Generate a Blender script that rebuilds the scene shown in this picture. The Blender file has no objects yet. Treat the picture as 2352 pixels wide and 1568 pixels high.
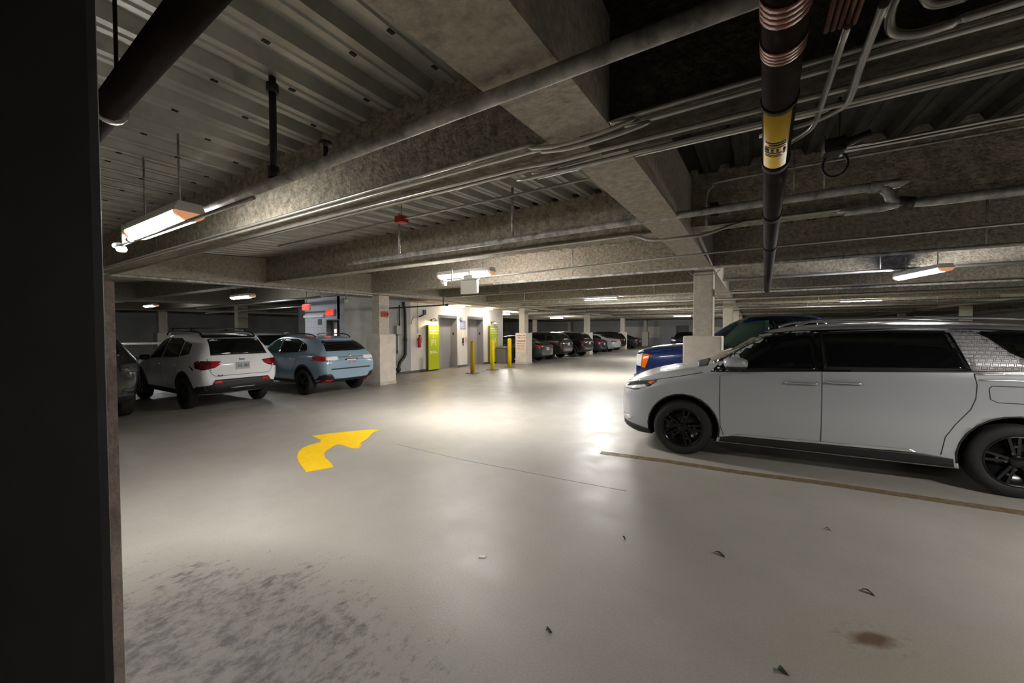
import bpy, bmesh, math, random
from mathutils import Vector, Matrix
from mathutils.bvhtree import BVHTree
random.seed(7)
SC = bpy.context.scene
COL = SC.collection
PI = math.pi
R = math.radians

# ------------------------------------------------------------------ materials
MATS = {}
def _nodes(name):
    m = bpy.data.materials.new(name); m.use_nodes = True
    nt = m.node_tree; b = nt.nodes['Principled BSDF']
    return m, nt, b
def mat(name, col, rough=.5, metal=0., spec=.5, coat=0., emit=None, estr=0., var=0., vscale=6., bump=0., bscale=40., col2=None):
    """plain procedural material, optional noise variation of colour and a noise bump (object space)"""
    m, nt, b = _nodes(name)
    c = (*col, 1)
    b.inputs['Base Color'].default_value = c
    b.inputs['Roughness'].default_value = rough
    b.inputs['Metallic'].default_value = metal
    b.inputs['Specular IOR Level'].default_value = spec
    if coat: b.inputs['Coat Weight'].default_value = coat; b.inputs['Coat Roughness'].default_value = .04
    if emit: b.inputs['Emission Color'].default_value = (*emit, 1); b.inputs['Emission Strength'].default_value = estr
    if var or bump:
        tc = nt.nodes.new('ShaderNodeTexCoord')
        if var:
            n = nt.nodes.new('ShaderNodeTexNoise'); n.inputs['Scale'].default_value = vscale; n.inputs['Detail'].default_value = 8; n.inputs['Roughness'].default_value = .65
            nt.links.new(tc.outputs['Object'], n.inputs['Vector'])
            r = nt.nodes.new('ShaderNodeValToRGB')
            lo = col2 or tuple(x * (1 - var) for x in col)
            r.color_ramp.elements[0].position = .32; r.color_ramp.elements[1].position = .68
            r.color_ramp.elements[0].color = (*lo, 1)
            r.color_ramp.elements[1].color = (*[min(1, x * (1 + var * .6)) for x in col], 1)
            nt.links.new(n.outputs['Fac'], r.inputs['Fac']); nt.links.new(r.outputs['Color'], b.inputs['Base Color'])
        if bump:
            n2 = nt.nodes.new('ShaderNodeTexNoise'); n2.inputs['Scale'].default_value = bscale; n2.inputs['Detail'].default_value = 5
            nt.links.new(tc.outputs['Object'], n2.inputs['Vector'])
            bp = nt.nodes.new('ShaderNodeBump'); bp.inputs['Strength'].default_value = bump; bp.inputs['Distance'].default_value = .03
            nt.links.new(n2.outputs['Fac'], bp.inputs['Height']); nt.links.new(bp.outputs['Normal'], b.inputs['Normal'])
    MATS[name] = m
    return m
M = MATS
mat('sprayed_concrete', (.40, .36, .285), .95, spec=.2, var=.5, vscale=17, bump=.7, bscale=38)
mat('girder_concrete', (.46, .42, .345), .9, spec=.25, var=.34, vscale=20, bump=.35, bscale=50)
mat('column_concrete', (.58, .53, .44), .85, spec=.3, var=.22, vscale=14, bump=.15, bscale=50)
mat('pedestal_concrete', (.70, .63, .54), .8, spec=.3, var=.12, vscale=5, bump=.08, bscale=60)
mat('sprayed_shaded', (.11, .098, .075), .95, spec=.15, var=.5, vscale=15, bump=.9, bscale=30)  # same spray coat, with the shade right of the girder put into its colour
mat('deck_shaded', (.05, .049, .042), .7, spec=.2, var=.4, vscale=8, bump=.3, bscale=30)  # deck of the right bays, its shade painted in as a darker colour
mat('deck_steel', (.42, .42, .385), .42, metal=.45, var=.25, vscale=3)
mat('wall_paint', (.74, .71, .66), .6, var=.05, vscale=2)
mat('wall_white_blue', (.68, .67, .72), .6, var=.05, vscale=2)
mat('wall_grey', (.42, .42, .425), .7, var=.15, vscale=3)
mat('wall_dark', (.40, .40, .385), .8, var=.2, vscale=.6)
mat('soffit_paint', (.72, .62, .47), .6)
mat('door_grey', (.33, .32, .32), .38, metal=.15, var=.04, vscale=2)
mat('dark_frame', (.09, .10, .095), .5)
mat('galv', (.50, .49, .45), .34, metal=.8, var=.22, vscale=7)
mat('galv_bright', (.62, .61, .56), .3, metal=.7, var=.15, vscale=12)
mat('pipe_grey', (.46, .45, .42), .55, metal=.25, var=.65, vscale=11)
mat('pipe_black', (.022, .019, .018), .5, var=.4, vscale=8)
mat('pipe_brown', (.020, .013, .010), .75, spec=.1, var=.4, vscale=9)
mat('steel_dark', (.010, .009, .009), .6, var=.5, vscale=3)
mat('pier_concrete', (.62, .50, .43), .9, var=.45, vscale=9, bump=.4, bscale=35)
mat('copper', (.20, .08, .048), .45, metal=.6, var=.5, vscale=20)
mat('yellow_label', (.75, .47, .01), .45, var=.08, vscale=30)
mat('ink', (.012, .011, .010), .7)
mat('yellow_paint', (.98, .60, .0), .5, var=.10, vscale=10)
mat('bollard_yellow', (.95, .66, .0), .4, var=.06, vscale=6)
mat('bollard_ochre', (.50, .33, .0), .55, var=.12, vscale=6)
mat('lime', (.46, .55, .0), .5)
mat('lime_edge', (.10, .085, .02), .6)
mat('white', (.80, .80, .79), .5)
mat('white_plastic', (.72, .72, .70), .4)
mat('cream_print', (.86, .84, .66), .6)
mat('paper', (.80, .66, .56), .7)
mat('print_maroon', (.17, .075, .055), .8)
mat('sign_blue', (.28, .29, .52), .5)
mat('navy', (.02, .06, .16), .4)
mat('red', (.45, .02, .015), .4)
mat('orange_red', (.50, .065, .015), .5)
mat('salmon', (.85, .35, .20), .6)
mat('exit_red', (.5, .02, .01), .5, emit=(1, .022, .006), estr=1.1)
mat('exit_dim', (.35, .02, .01), .5, emit=(1, .03, .01), estr=.22)
mat('lamp', (1, 1, 1), .5, emit=(1.0, .975, .93), estr=42)
mat('lamp_side', (1, 1, 1), .5, emit=(1.0, .975, .93), estr=60)
mat('lamp_low', (1, 1, 1), .5, emit=(.95, .98, 1.0), estr=16)
mat('lamp_mid', (1, 1, 1), .5, emit=(1.0, .975, .93), estr=78)
mat('lamp_bright', (1, 1, 1), .5, emit=(1.0, .975, .93), estr=100)
mat('lamp_round', (1, 1, 1), .5, emit=(1, .92, .82), estr=62)
mat('lamp_warm', (1, 1, 1), .5, emit=(1, .74, .38), estr=50)
mat('lamp_cap', (.75, .42, .24), .45, emit=(1, .45, .2), estr=.12)
mat('door_glass_lit', (.8, .7, .6), .3, emit=(1, .82, .68), estr=.35)
mat('bin_grey', (.12, .12, .11), .6)
mat('leaf_dark', (.016, .022, .010), .7)
mat('scrap_white', (.8, .8, .8), .6)
# cars
def paint(name, col, metal=0., rough=.3, coat=.8): return mat(name, col, rough, metal=metal, coat=coat)
paint('paint_silver_white', (.48, .50, .53), metal=.15, rough=.32)
paint('paint_white', (.84, .84, .87), rough=.3)
paint('paint_steel_blue', (.255, .37, .46), metal=.1, rough=.3)
paint('paint_blue', (.004, .018, .115), metal=.2, rough=.22, coat=1)
paint('paint_black', (.008, .008, .009), rough=.25)
paint('paint_charcoal', (.022, .023, .024), metal=.3, rough=.3)
paint('paint_green_black', (.012, .018, .016), rough=.25)
paint('paint_navy', (.012, .016, .035), rough=.25)
paint('paint_pale_silver', (.60, .61, .63), metal=.2, rough=.3)
mat('glass_dark', (.004, .005, .005), .05, spec=.45)
mat('glass_green', (.035, .075, .055), .06, spec=.5)
mat('gloss_black', (.006, .006, .006), .12)
mat('trim_black', (.017, .016, .017), .55)
mat('well_black', (.004, .004, .004), .9)
mat('tyre', (.014, .013, .013), .75, bump=.1, bscale=60)
mat('rim_black', (.010, .010, .011), .22, metal=.3)
mat('rim_lip', (.09, .09, .095), .25, metal=.9)
mat('chrome', (.76, .76, .77), .16, metal=.72)
mat('satin', (.46, .46, .48), .3, metal=.6)
mat('light_clear', (.80, .80, .80), .12)
mat('light_dark', (.05, .05, .055), .1)
mat('light_red', (.42, .012, .015), .12)
mat('light_deep_red', (.10, .005, .010), .1)
mat('reflector_red', (.75, .03, .02), .25)
mat('amber', (.80, .16, .01), .2)
mat('plate', (.40, .44, .45), .5)
mat('plate_pale', (.62, .60, .62), .5)
mat('plate_ink', (.16, .17, .22), .6)
mat('plate_red', (.45, .16, .18), .6)
mat('joint', (.15, .14, .125), .8)
mat('seam', (.045, .045, .047), .7)

def studded():
    m, nt, b = _nodes('satin_studded'); N = nt.nodes
    b.inputs['Base Color'].default_value = (.55, .55, .57, 1); b.inputs['Metallic'].default_value = .3; b.inputs['Roughness'].default_value = .3
    tc = N.new('ShaderNodeTexCoord'); mp = N.new('ShaderNodeMapping'); mp.inputs['Rotation'].default_value = (R(90), 0, 0)
    br = N.new('ShaderNodeTexBrick'); br.inputs['Scale'].default_value = 1; br.inputs['Brick Width'].default_value = .055; br.inputs['Row Height'].default_value = .04; br.inputs['Mortar Size'].default_value = .009; br.inputs['Mortar Smooth'].default_value = .6
    nt.links.new(tc.outputs['Object'], mp.inputs['Vector']); nt.links.new(mp.outputs['Vector'], br.inputs['Vector'])
    bp = N.new('ShaderNodeBump'); bp.inputs['Strength'].default_value = 1; bp.inputs['Distance'].default_value = .02; bp.invert = True
    nt.links.new(br.outputs['Fac'], bp.inputs['Height']); nt.links.new(bp.outputs['Normal'], b.inputs['Normal'])
    MATS['satin_studded'] = m
studded()
# floor: coated concrete with worn patches, dirt blotches near the pier, a rust spot
def floor_mat():
    m, nt, b = _nodes('floor_coating'); N = nt.nodes; Lk = nt.links
    tc = N.new('ShaderNodeTexCoord')
    def noise(sc, det=6, rough=.6, stretch=None):
        n = N.new('ShaderNodeTexNoise'); n.inputs['Scale'].default_value = sc; n.inputs['Detail'].default_value = det; n.inputs['Roughness'].default_value = rough
        if stretch:
            mp = N.new('ShaderNodeMapping'); mp.inputs['Scale'].default_value = stretch[:3]; mp.inputs['Rotation'].default_value = (0, 0, stretch[3])
            Lk.new(tc.outputs['Object'], mp.inputs['Vector']); Lk.new(mp.outputs['Vector'], n.inputs['Vector'])
        else: Lk.new(tc.outputs['Object'], n.inputs['Vector'])
        return n
    def ramp(src, p0, c0, p1, c1):
        r = N.new('ShaderNodeValToRGB'); e = r.color_ramp.elements
        e[0].position = p0; e[1].position = p1
        e[0].color = (*c0, 1) if isinstance(c0, tuple) else (c0, c0, c0, 1); e[1].color = (*c1, 1) if isinstance(c1, tuple) else (c1, c1, c1, 1)
        Lk.new(src, r.inputs['Fac']); return r
    def math_(op, a, v2=None, clamp=False):
        n = N.new('ShaderNodeMath'); n.operation = op; n.use_clamp = clamp
        for i, x in enumerate((a, v2)):
            if x is None: continue
            if isinstance(x, (int, float)): n.inputs[i].default_value = x
            else: Lk.new(x, n.inputs[i])
        return n.outputs[0]
    def blob(cx, cy, rx, ry, rot=0.):
        mp = N.new('ShaderNodeMapping'); mp.vector_type = 'TEXTURE'
        mp.inputs['Location'].default_value = (cx, cy, 0); mp.inputs['Rotation'].default_value = (0, 0, rot); mp.inputs['Scale'].default_value = (rx, ry, 1)
        Lk.new(tc.outputs['Object'], mp.inputs['Vector'])
        g = N.new('ShaderNodeVectorMath'); g.operation = 'LENGTH'; Lk.new(mp.outputs['Vector'], g.inputs[0])
        return math_('SUBTRACT', 1.0, g.outputs['Value'], True)
    def mix(fac, a, bb):
        n = N.new('ShaderNodeMix'); n.data_type = 'RGBA'
        Lk.new(fac, n.inputs['Factor'])
        for i, x in ((6, a), (7, bb)):
            if isinstance(x, tuple): n.inputs[i].default_value = (*x, 1)
            else: Lk.new(x, n.inputs[i])
        return n.outputs[2]
    big = ramp(noise(.9, 5).outputs['Fac'], .3, (.325, .303, .268), .7, (.39, .364, .322))
    fine = ramp(noise(85, 4, .7).outputs['Fac'], .3, .84, .7, 1.10)
    mul = N.new('ShaderNodeMix'); mul.data_type = 'RGBA'; mul.blend_type = 'MULTIPLY'; mul.inputs['Factor'].default_value = 1
    Lk.new(big.outputs['Color'], mul.inputs[6]); Lk.new(fine.outputs['Color'], mul.inputs[7]); c = mul.outputs[2]
    # worn dark dirt in front of the pier
    area = math_('MULTIPLY', blob(-2.45, .85, 1.75, 1.05, .25), 1.5, True)
    dn = noise(15, 10, .76, (1., .60, 1, .06)); dn2 = noise(3.2, 4, .6)
    dsum = math_('ADD', math_('MULTIPLY', dn.outputs['Fac'], .75), math_('MULTIPLY', dn2.outputs['Fac'], .25))
    dsum = math_('ADD', dsum, math_('MULTIPLY', math_('SUBTRACT', area, 1.), .14))
    dirt = ramp(dsum, .455, 0., .575, 1.).outputs['Color']
    dirt = math_('MULTIPLY', dirt, math_('MULTIPLY', area, 3., True))
    c = mix(math_('MULTIPLY', area, .85), c, (.135, .120, .108))
    c = mix(math_('MULTIPLY', dirt, .85), c, (.036, .032, .029))
    # sparse scuffs everywhere
    sc_ = ramp(noise(5, 9, .72, (1, 3.5, 1, .2)).outputs['Fac'], .66, 0., .74, 1.)
    c = mix(math_('MULTIPLY', sc_.outputs['Color'], .35), c, (.16, .145, .125))
    # rust spot and its halo
    rn = noise(22, 6)
    rust = math_('MULTIPLY', math_('ADD', blob(.585, 2.79, .15, .07, .55), math_('MULTIPLY', math_('SUBTRACT', rn.outputs['Fac'], .5), .9)), 1.8, True)
    rust = math_('MULTIPLY', rust, math_('MULTIPLY', blob(.585, 2.79, .26, .15, .55), 4., True))
    c = mix(math_('MULTIPLY', rust, .95), c, (.085, .036, .018))
    halo = math_('MULTIPLY', blob(.75, 2.7, .9, .5, .4), .30)
    c = mix(halo, c, (.36, .29, .19))
    # brownish wear band in the stalls on both sides of the aisle
    sep = N.new('ShaderNodeSeparateXYZ'); Lk.new(tc.outputs['Object'], sep.inputs[0])
    stall = math_('MULTIPLY', math_('SUBTRACT', math_('MULTIPLY', sep.outputs['X'], -1.), 8.6), 1.1, True)
    wn = ramp(noise(1.4, 7, .7).outputs['Fac'], .35, .25, .65, .8)
    c = mix(math_('MULTIPLY', stall, wn.outputs['Color']), c, (.17, .148, .13))
    Lk.new(c, b.inputs['Base Color'])
    rr = ramp(noise(2.5, 6, .65).outputs['Fac'], .3, .34, .7, .52)
    radd = math_('ADD', rr.outputs['Color'], math_('MULTIPLY', dirt, .08))
    Lk.new(radd, b.inputs['Roughness'])
    b.inputs['Specular IOR Level'].default_value = .5
    bn = noise(60, 4); bn2 = noise(48, 5, .7)
    h = math_('ADD', math_('MULTIPLY', bn.outputs['Fac'], .10), math_('MULTIPLY', math_('MULTIPLY', bn2.outputs['Fac'], area), 1.1))
    h = math_('ADD', h, math_('MULTIPLY', noise(2.2, 3).outputs['Fac'], .25))
    bp = N.new('ShaderNodeBump'); bp.inputs['Strength'].default_value = .35; bp.inputs['Distance'].default_value = .02
    Lk.new(h, bp.inputs['Height']); Lk.new(bp.outputs['Normal'], b.inputs['Normal'])
    MATS['floor_coating'] = m
floor_mat()
# worn stall line: paint that survives in patches
def worn_line():
    m, nt, b = _nodes('worn_line'); N = nt.nodes
    b.inputs['Base Color'].default_value = (.40, .235, .055, 1); b.inputs['Roughness'].default_value = .6
    tc = N.new('ShaderNodeTexCoord'); n = N.new('ShaderNodeTexNoise'); n.inputs['Scale'].default_value = 7; n.inputs['Detail'].default_value = 8; n.inputs['Roughness'].default_value = .7
    r = N.new('ShaderNodeValToRGB'); r.color_ramp.elements[0].position = .30; r.color_ramp.elements[1].position = .72
    r.color_ramp.elements[0].color = (0, 0, 0, 1); r.color_ramp.elements[1].color = (.55, .55, .55, 1)
    nt.links.new(tc.outputs['Object'], n.inputs['Vector']); nt.links.new(n.outputs['Fac'], r.inputs['Fac']); nt.links.new(r.outputs['Color'], b.inputs['Alpha'])
    MATS['worn_line'] = m
worn_line()
def brick_wall(name, col, mortar):
    m, nt, b = _nodes(name); N = nt.nodes
    tc = N.new('ShaderNodeTexCoord'); mp = N.new('ShaderNodeMapping'); mp.inputs['Rotation'].default_value = (R(90), 0, 0)
    nt.links.new(tc.outputs['Object'], mp.inputs['Vector'])
    br = N.new('ShaderNodeTexBrick'); br.inputs['Scale'].default_value = 1; br.inputs['Brick Width'].default_value = .4; br.inputs['Row Height'].default_value = .2; br.inputs['Mortar Size'].default_value = .008
    br.inputs['Color1'].default_value = (*col, 1); br.inputs['Color2'].default_value = (*[x * .95 for x in col], 1); br.inputs['Mortar'].default_value = (*mortar, 1)
    nt.links.new(mp.outputs['Vector'], br.inputs['Vector']); nt.links.new(br.outputs['Color'], b.inputs['Base Color'])
    b.inputs['Roughness'].default_value = .6
    MATS[name] = m
brick_wall('block_white', (.50, .49, .54), (.38, .37, .42))

# ------------------------------------------------------------------ mesh builder
class MB:
    def __init__(s): s.bm = bmesh.new()
    def box(s, x0, x1, y0, y1, z0, z1, bev=0., m=None):
        r = bmesh.ops.create_cube(s.bm, size=1.)
        vs = r['verts']
        for v in vs: v.co = Vector(((x0 + x1) / 2 + v.co.x * (x1 - x0), (y0 + y1) / 2 + v.co.y * (y1 - y0), (z0 + z1) / 2 + v.co.z * (z1 - z0)))
        if bev:
            es = list({e for v in vs for e in v.link_edges})
            r = bmesh.ops.bevel(s.bm, geom=es, offset=bev, segments=2, affect='EDGES', profile=.6)
            vs = list({v for f in r['faces'] for v in f.verts} | {v for v in vs if v.is_valid})
        if m is not None:
            for v in vs: v.co = m @ v.co
        return s
    def tube(s, pts, r, seg=10, cap=True):
        pts = [Vector(p) for p in pts]; rings = []
        n = len(pts)
        t0 = (pts[1] - pts[0]).normalized()
        up = Vector((0, 0, 1)) if abs(t0.z) < .95 else Vector((1, 0, 0))
        u = t0.cross(up).normalized()
        for i, p in enumerate(pts):
            if i == 0: t = t0
            elif i == n - 1: t = (pts[i] - pts[i - 1]).normalized()
            else: t = ((pts[i + 1] - p).normalized() + (p - pts[i - 1]).normalized()).normalized()
            u = (u - t * u.dot(t)).normalized(); w = t.cross(u)
            rr = r[i] if isinstance(r, (list, tuple)) else r
            k = 1.
            if 0 < i < n - 1:
                c = max(.35, (pts[i + 1] - p).normalized().dot(t)); k = 1 / c if c > .5 else 1.4
                k = min(k, 1.15)
            rings.append([s.bm.verts.new(p + (u * math.cos(a) + w * math.sin(a)) * rr * k) for a in [2 * PI * j / seg for j in range(seg)]])
        for a, b in zip(rings, rings[1:]):
            for j in range(seg): s.bm.faces.new((a[j], a[(j + 1) % seg], b[(j + 1) % seg], b[j])).smooth = True
        if cap: s.bm.faces.new(rings[0][::-1]); s.bm.faces.new(rings[-1])
        return s
    def cyl(s, p0, p1, r, seg=16): return s.tube([p0, p1], r, seg)
    def lathe(s, prof, seg=24, m=None, closed=False):
        """profile [(r, z)] about z"""
        rings = []
        for r, z in prof:
            if r < 1e-6: rings.append([s.bm.verts.new((0, 0, z))])
            else: rings.append([s.bm.verts.new((r * math.cos(2 * PI * j / seg), r * math.sin(2 * PI * j / seg), z)) for j in range(seg)])
        prs = list(zip(rings, rings[1:])) + ([(rings[-1], rings[0])] if closed else [])
        for a, b in prs:
            for j in range(seg):
                k = (j + 1) % seg
                if len(a) == 1 and len(b) == 1: continue
                if len(a) == 1: f = (a[0], b[k], b[j])
                elif len(b) == 1: f = (a[j], a[k], b[0])
                else: f = (a[j], a[k], b[k], b[j])
                s.bm.faces.new(f).smooth = True
        if not closed:
            if len(rings[0]) > 1: s.bm.faces.new(rings[0][::-1])
            if len(rings[-1]) > 1: s.bm.faces.new(rings[-1])
        if m is not None:
            for rg in rings:
                for v in rg: v.co = m @ v.co
        return s
    def prism(s, poly, d, n=None):
        """poly: list of 3D points, extruded by vector d"""
        a = [s.bm.verts.new(Vector(p)) for p in poly]; b = [s.bm.verts.new(Vector(p) + Vector(d)) for p in poly]
        s.bm.faces.new(a); s.bm.faces.new(b[::-1])
        k = len(a)
        for i in range(k): s.bm.faces.new((a[i], b[i], b[(i + 1) % k], a[(i + 1) % k]))
        return s
    def xform(s, m):
        bmesh.ops.transform(s.bm, matrix=m, verts=s.bm.verts); return s
    def build(s, name, material, parent=None, smooth=None):
        bmesh.ops.recalc_face_normals(s.bm, faces=s.bm.faces)
        me = bpy.data.meshes.new(name); s.bm.to_mesh(me); s.bm.free()
        if smooth: 
            for p in me.polygons: p.use_smooth = True
        for mm in (material if isinstance(material, (list, tuple)) else [material]): me.materials.append(MATS[mm])
        o = bpy.data.objects.new(name, me); COL.objects.link(o)
        if parent: o.parent = parent
        return o
def tag(o, label=None, cat=None, group=None, kind=None):
    if label: o['label'] = label
    if cat: o['category'] = cat
    if group: o['group'] = group
    if kind: o['kind'] = kind
    return o
def empty(name, loc=(0, 0, 0), rz=0.):
    o = bpy.data.objects.new(name, None); COL.objects.link(o); o.location = loc; o.rotation_euler = (0, 0, rz); o.empty_display_size = .1
    return o
def thing(name, label, cat, loc=(0, 0, 0), rz=0., group=None): return tag(empty(name, loc, rz), label, cat, group)
def struct(o): o['kind'] = 'structure'; return o
def kids(o): return [c for c in bpy.data.objects if c.parent == o]
def copy_tree(o, parent=None):
    c = o.copy(); COL.objects.link(c); c.parent = parent
    if parent is not None: c.matrix_parent_inverse = o.matrix_parent_inverse.copy()
    for ch in list(o.children): copy_tree(ch, c)
    return c
def textmesh(txt, size, name, material, parent, m, depth=.002, align='CENTER', squash=1.):
    cu = bpy.data.curves.new(name, 'FONT'); cu.body = txt; cu.size = size; cu.extrude = depth; cu.align_x = align; cu.align_y = 'CENTER'
    t = bpy.data.objects.new(name, cu); COL.objects.link(t)
    bpy.context.view_layer.update()
    dg = bpy.context.evaluated_depsgraph_get()
    me = bpy.data.meshes.new_from_object(t.evaluated_get(dg))
    bpy.data.objects.remove(t); 
    if squash != 1.: me.transform(Matrix.Diagonal((squash, 1, 1, 1)))
    me.transform(m); me.materials.clear(); me.materials.append(MATS[material])
    o = bpy.data.objects.new(name, me); COL.objects.link(o); o.parent = parent
    return o
def facing(loc, nrm, up=(0, 0, 1)):
    """matrix that puts the local xy plane on a wall: +z along nrm, +y up"""
    z = Vector(nrm).normalized(); y = Vector(up); x = y.cross(z).normalized(); y = z.cross(x)
    return Matrix(((x.x, y.x, z.x, loc[0]), (x.y, y.y, z.y, loc[1]), (x.z, y.z, z.z, loc[2]), (0, 0, 0, 1)))
def smoothpath(pts, n=6):
    P = [Vector(p) for p in pts]; P = [P[0] * 2 - P[1]] + P + [P[-1] * 2 - P[-2]]; out = []
    for i in range(1, len(P) - 2):
        for k in range(n):
            t = k / n; a, b, c, d = P[i - 1:i + 3]
            out.append(.5 * ((2 * b) + (c - a) * t + (2 * a - 5 * b + 4 * c - d) * t * t + (3 * b - a - 3 * c + d) * t ** 3))
    out.append(P[-2]); return out
# ------------------------------------------------------------------ cars
def loft(st, sub=2):
    bm = bmesh.new(); rings = []
    for (x, zb, ws, zs, wm, zm, wb, zb2, we, ze, zc) in st:
        h = [(0, zb), (max(.05, ws - .12), zb), (ws, zs), (wm, zm), (wb, zb2), (we, ze), (we * .6, ze + .8 * (zc - ze)), (0, zc)]
        ring = [bm.verts.new((x, y, z)) for y, z in h] + [bm.verts.new((x, -y, z)) for y, z in h[-2:0:-1]]
        rings.append(ring)
    cl = bm.edges.layers.float.new('crease_edge')
    N = 14
    for a, b in zip(rings, rings[1:]):
        for j in range(N): bm.faces.new((a[j], a[(j + 1) % N], b[(j + 1) % N], b[j]))
    for rg in (rings[0], rings[-1]):
        mir = lambda i: rg[(N - i) % N]
        bm.faces.new((rg[0], rg[1], mir(1)))
        for i in range(1, 6): bm.faces.new((rg[i], rg[i + 1], mir(i + 1), mir(i)))
        bm.faces.new((rg[6], rg[7], mir(6)))
    bm.edges.ensure_lookup_table()
    def crease(a, b, v):
        e = bm.edges.get((a, b))
        if e: e[cl] = v
    for a, b in zip(rings, rings[1:]):
        for j, v in ((2, .5), (12, .5), (4, .45), (10, .45), (5, .25), (9, .25)): crease(a[j], b[j], v)
    for rg in (rings[0], rings[-1]):
        for j in range(N): crease(rg[j], rg[(j + 1) % N], .35)
    bmesh.ops.recalc_face_normals(bm, faces=bm.faces)
    me = bpy.data.meshes.new('body'); bm.to_mesh(me); bm.free()
    return me
def wheel_mesh(Rr, w, rim_r, style, face='rim_black', lip='rim_lip'):
    rot = Matrix.Rotation(R(-90), 4, 'X'); h = w / 2
    t = MB().lathe([(rim_r, -h + .012), (rim_r + .02, -h), (Rr - .035, -h - .004), (Rr - .006, -h + .03), (Rr, -h * .5), (Rr, h * .5), (Rr - .006, h - .03), (Rr - .035, h + .004), (rim_r + .02, h), (rim_r, h - .012)], 40, closed=True)
    for k in range(4): pass
    t.xform(rot); wo = t.build('wheel', 'tyre')
    r = MB()
    r.lathe([(rim_r + .002, -h + .05), (rim_r + .002, h - .008), (rim_r - .012, h - .006), (rim_r - .02, h - .07), (.09, h - .085), (0, h - .085)], 36)
    def bar(a, spread, w0, w1, zi, zo, r0, r1):
        m = Matrix.Rotation(a, 4, 'Z')
        q = [(-w0 + spread * .3, r0, zi), (w0 + spread * .3, r0, zi), (w1 + spread, r1, zo), (-w1 + spread, r1, zo)]
        pts = [m @ Vector(p) for p in q]
        r.prism(pts, (0, 0, -.028))
    for k in range(style):
        a = 2 * PI * k / style
        bar(a, .038, .014, .012, h - .03, h - .012, .045, rim_r - .008); bar(a, -.038, .014, .012, h - .03, h - .012, .045, rim_r - .008)
    r.lathe([(.062, h - .06), (.062, h - .022), (.05, h - .016), (0, h - .015)], 20)
    n0 = len(r.bm.faces)
    for k in range(5):
        a = 2 * PI * (k + .5) / 5; r.cyl((.085 * math.cos(a), .085 * math.sin(a), h - .06), (.085 * math.cos(a), .085 * math.sin(a), h - .026), .011, 6)
    for k in range(style):
        a = 2 * PI * k / style + PI / 2
        r.cyl((.6 * rim_r * math.cos(a), .6 * rim_r * math.sin(a), h - .032), (.6 * rim_r * math.cos(a), .6 * rim_r * math.sin(a), h - .016), .012, 8)
    r.bm.faces.ensure_lookup_table()
    for f in r.bm.faces[n0:]: f.material_index = 1
    r.xform(rot); ro = r.build('rim', [face, lip], wo)
    return wo
def solid_body(me, cut):
    """subdivide the body cage, cut the wheel arches; returns (final mesh, BVH of the uncut skin)"""
    tmp = bpy.data.objects.new('tmp', me); COL.objects.link(tmp)
    s = tmp.modifiers.new('s', 'SUBSURF'); s.levels = 3; s.render_levels = 3
    bpy.context.view_layer.update(); dg = bpy.context.evaluated_depsgraph_get()
    me2 = bpy.data.meshes.new_from_object(tmp.evaluated_get(dg)); bpy.data.objects.remove(tmp)
    bv = BVHTree.FromPolygons([v.co.copy() for v in me2.vertices], [tuple(p.vertices) for p in me2.polygons])
    for p in me2.polygons: p.use_smooth = True
    if cut:
        me2.materials.clear(); me2.materials.append(MATS['gloss_black'])
        c = MB()
        for (x, z, r, y0, y1) in cut:
            for sy in (1, -1): c.cyl((x, sy * y0, z), (x, sy * y1, z), r, 40)
        co = c.build('cut', 'well_black')
        for p in co.data.polygons: p.use_smooth = False
        tmp = bpy.data.objects.new('tmp', me2); COL.objects.link(tmp)
        b = tmp.modifiers.new('b', 'BOOLEAN'); b.operation = 'DIFFERENCE'; b.object = co; b.solver = 'EXACT'; b.material_mode = 'TRANSFER'
        bpy.context.view_layer.update(); dg = bpy.context.evaluated_depsgraph_get()
        me3 = bpy.data.meshes.new_from_object(tmp.evaluated_get(dg)); bpy.data.objects.remove(tmp); bpy.data.objects.remove(co)
        return me3, bv
    return me2, bv
VIEWS = {'side': (lambda a, b: Vector((a, 4, b)), Vector((0, -1, 0))), 'rear': (lambda a, b: Vector((-8, a, b)), Vector((1, 0, 0))),
         'front': (lambda a, b: Vector((8, a, b)), Vector((-1, 0, 0))), 'top': (lambda a, b: Vector((a, b, 5)), Vector((0, 0, -1)))}
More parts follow.
